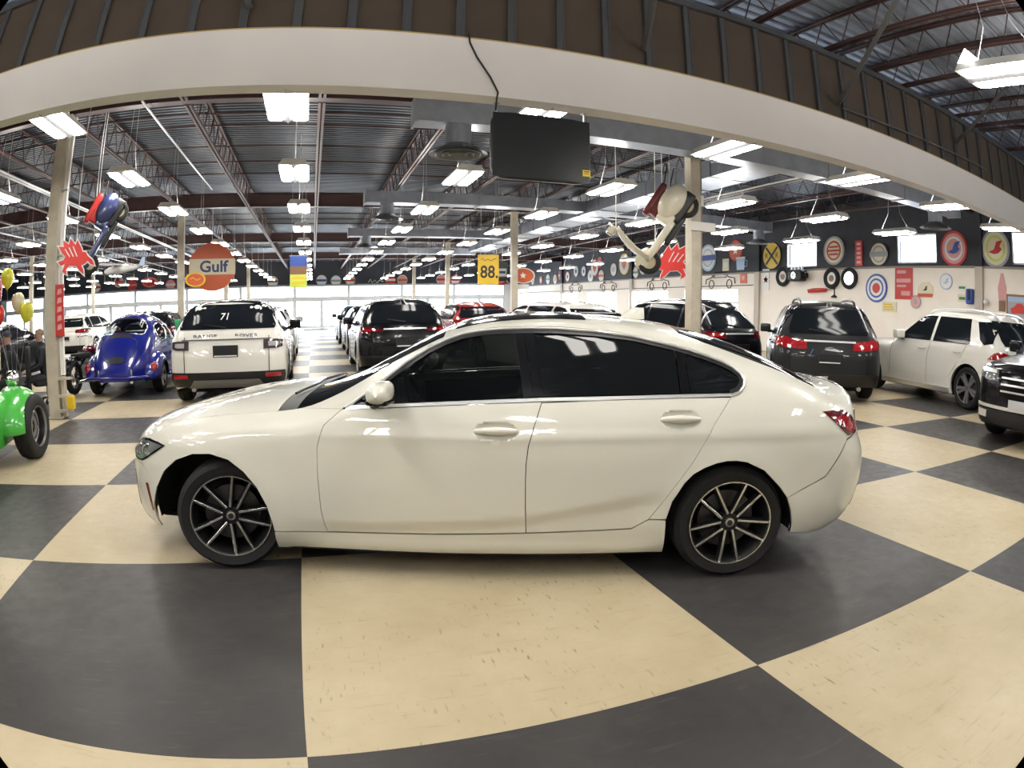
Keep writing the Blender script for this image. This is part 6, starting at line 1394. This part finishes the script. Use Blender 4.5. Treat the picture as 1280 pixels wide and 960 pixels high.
def seated(label, loc, rz, lean, cap, hair, head_turn=0.):
    t = thing('person', label, 'person', loc, rz)
    L_ = lean; J = {'pelvis': (0, 0, .52, .13), 'waist': (L_ * .3, 0, .70, .135), 'chest': (L_ * .8, 0, .92, (.16, .13)), 'neckb': (L_ * 1.05, 0, 1.08, .07), 'neck': (L_ * 1.2, 0, 1.15, .052), 'headl': (L_ * 1.3, 0, 1.21, .075), 'headm': (L_ * 1.32, 0, 1.29, .093), 'headt': (L_ * 1.3, 0, 1.355, .07)}
    E = [('pelvis', 'waist'), ('waist', 'chest'), ('chest', 'neckb'), ('neckb', 'neck'), ('neck', 'headl'), ('headl', 'headm'), ('headm', 'headt')]
    for s, n in ((1, 'l'), (-1, 'r')):
        J.update({'hip' + n: (.02, s * .10, .50, .095), 'knee' + n: (.42, s * .13, .50, .068), 'ankle' + n: (.40, s * .13, .09, .045), 'heel' + n: (.38, s * .13, .045, .042), 'toe' + n: (.58, s * .14, .035, .035),
                  'sh' + n: (L_ * .95, s * .19, 1.02, .065), 'elb' + n: (L_ * .9 + .08, s * .25, .76, .048), 'wr' + n: (L_ * .9 + .30, s * .14, .66, .030), 'palm' + n: (L_ * .9 + .36, s * .12, .65, (.034, .02)), 'kn' + n: (L_ * .9 + .41, s * .11, .64, (.034, .016))})
        E += [('pelvis', 'hip' + n), ('hip' + n, 'knee' + n), ('knee' + n, 'ankle' + n), ('ankle' + n, 'heel' + n), ('heel' + n, 'toe' + n), ('chest', 'sh' + n), ('sh' + n, 'elb' + n), ('elb' + n, 'wr' + n), ('wr' + n, 'palm' + n), ('palm' + n, 'kn' + n)]
        for i, (dy, l) in enumerate(((-.027, .055), (-.009, .068), (.009, .072), (.027, .064))):
            J['f%d' % i + n] = (L_ * .9 + .41 + l * .55, s * .11 + dy, .632, .0085); J['g%d' % i + n] = (L_ * .9 + .41 + l * .9, s * .11 + dy, .605, .0075); E += [('kn' + n, 'f%d' % i + n), ('f%d' % i + n, 'g%d' % i + n)]
        J['t0' + n] = (L_ * .9 + .385, s * (.12 - .05), .648, .010); J['t1' + n] = (L_ * .9 + .425, s * (.12 - .065), .635, .0085); E += [('palm' + n, 't0' + n), ('t0' + n, 't1' + n)]
    d = skin_body('body', J, E, None, t); hx = L_ * 1.32
    for m in (M_skin, M_jack, M_trou, M_shoe): d.materials.append(m)
    for p in d.polygons:
        c = p.center
        p.material_index = 0 if c.z > 1.165 or (c.z < .70 and c.x > L_ * .9 + .29 and c.z > .56) else 3 if c.z < .09 else 1 if c.z > .62 and c.x < L_ * .9 + .31 else 2
    o = bpy.data.objects.new('body', d); COL.objects.link(o); o.parent = t
    def feat(n, m, c, r, sq):
        mb = MB(); mb.sphere((hx + c[0], c[1], 1.28 + c[2]), r, 10, 8, sq); mb.build(n, m, t, 60)
    feat('nose', M_skin, (.098, 0, -.015), .018, (1, .7, 1.3)); feat('mouth', mat('lips', (.30, .12, .10), .5), (.086, 0, -.055), .016, (.6, 1.6, .4))
    for s in (1, -1): feat('ear', M_skin, (0, s * .092, -.01), .024, (.8, .4, 1.4)); feat('eye', mat('eye_dark', (.02, .015, .012), .3), (.083, s * .034, .012), .012, (.7, 1.2, .8))
    mb = MB(); rows = []
    for j in range(8):
        ph = PI / 2 - j * .22; row = []
        for k in range(21):
            th = 2 * PI * k / 20; low = 1 if math.cos(th) < .35 else .72; p2 = PI / 2 - (PI / 2 - ph) * low; row.append((hx - .012 + .105 * math.cos(p2) * math.cos(th), .100 * math.cos(p2) * math.sin(th), 1.285 + .112 * math.sin(p2)))
        rows.append(row)
    mb.grid(rows); mb.build('hair', hair, t, 60)
    if cap:
        mb = MB(); rows = [[(hx - .005 + .112 * math.cos(a) * math.cos(b), .108 * math.cos(a) * math.sin(b), 1.315 + .095 * math.sin(a)) for b in np.linspace(0, 2 * PI, 21)] for a in np.linspace(PI / 2, 0, 7)]; mb.grid(rows)
        mb.add([(hx + .09, -.07, 1.318), (hx + .19, -.045, 1.305), (hx + .20, 0, 1.304), (hx + .19, .045, 1.305), (hx + .09, .07, 1.318), (hx + .09, 0, 1.325)], [(0, 1, 2, 5), (5, 2, 3, 4)]); mb.build('cap', mat('navy_cap', (.012, .014, .03), .7), t, 60)
    return t
def office_chair(label, loc, rz):
    t = thing('office_chair', label, 'chair', loc, rz); mb = MB(); mb.rbox((.05, 0, .36), (.50, .50, .09)); mb.build('seat', M_int, t, 50); mb = MB(); mb.rbox((-.24, 0, .74), (.08, .46, .60)); mb.build('backrest', M_int, t, 50)
    mb = MB(); mb.cyl((0, 0, .08), (0, 0, .33), .03, 10); mb.build('gas_column', M_alloy, t, 40); mb = MB(); mb.box((-.2, 0, .42), (.12, .06, .03)); mb.build('back_support', M_black, t)
    for k in range(5):
        a = 2 * PI * k / 5; mb = MB(); mb.tube([(0, 0, .10), (.27 * math.cos(a), .27 * math.sin(a), .07)], .02, 6); mb.lathe([(0, .02), (.035, .02), (.035, -.02), (0, -.02)], 12, (.28 * math.cos(a), .28 * math.sin(a), .035), 'y'); mb.build('caster_leg', M_black, t, 40)
    return t
for (x, y, rz, lean, cap, l, hair) in ((-3.62, 7.05, math.radians(200), .16, True, 'person in a dark jacket and navy cap, seated and bent forward behind the buggy', mat('brown_hair', (.06, .035, .02), .6)), (-3.12, 7.45, math.radians(215), .10, False, 'bare headed person in a dark jacket seated just behind the cream column', mat('fair_hair', (.20, .13, .07), .6))):
    seated(l, (x, y, -.06), rz, lean, cap, hair)
    office_chair('black office chair carrying the person in the cap' if cap else 'black office chair carrying the bare headed person', (x, y, 0), rz)
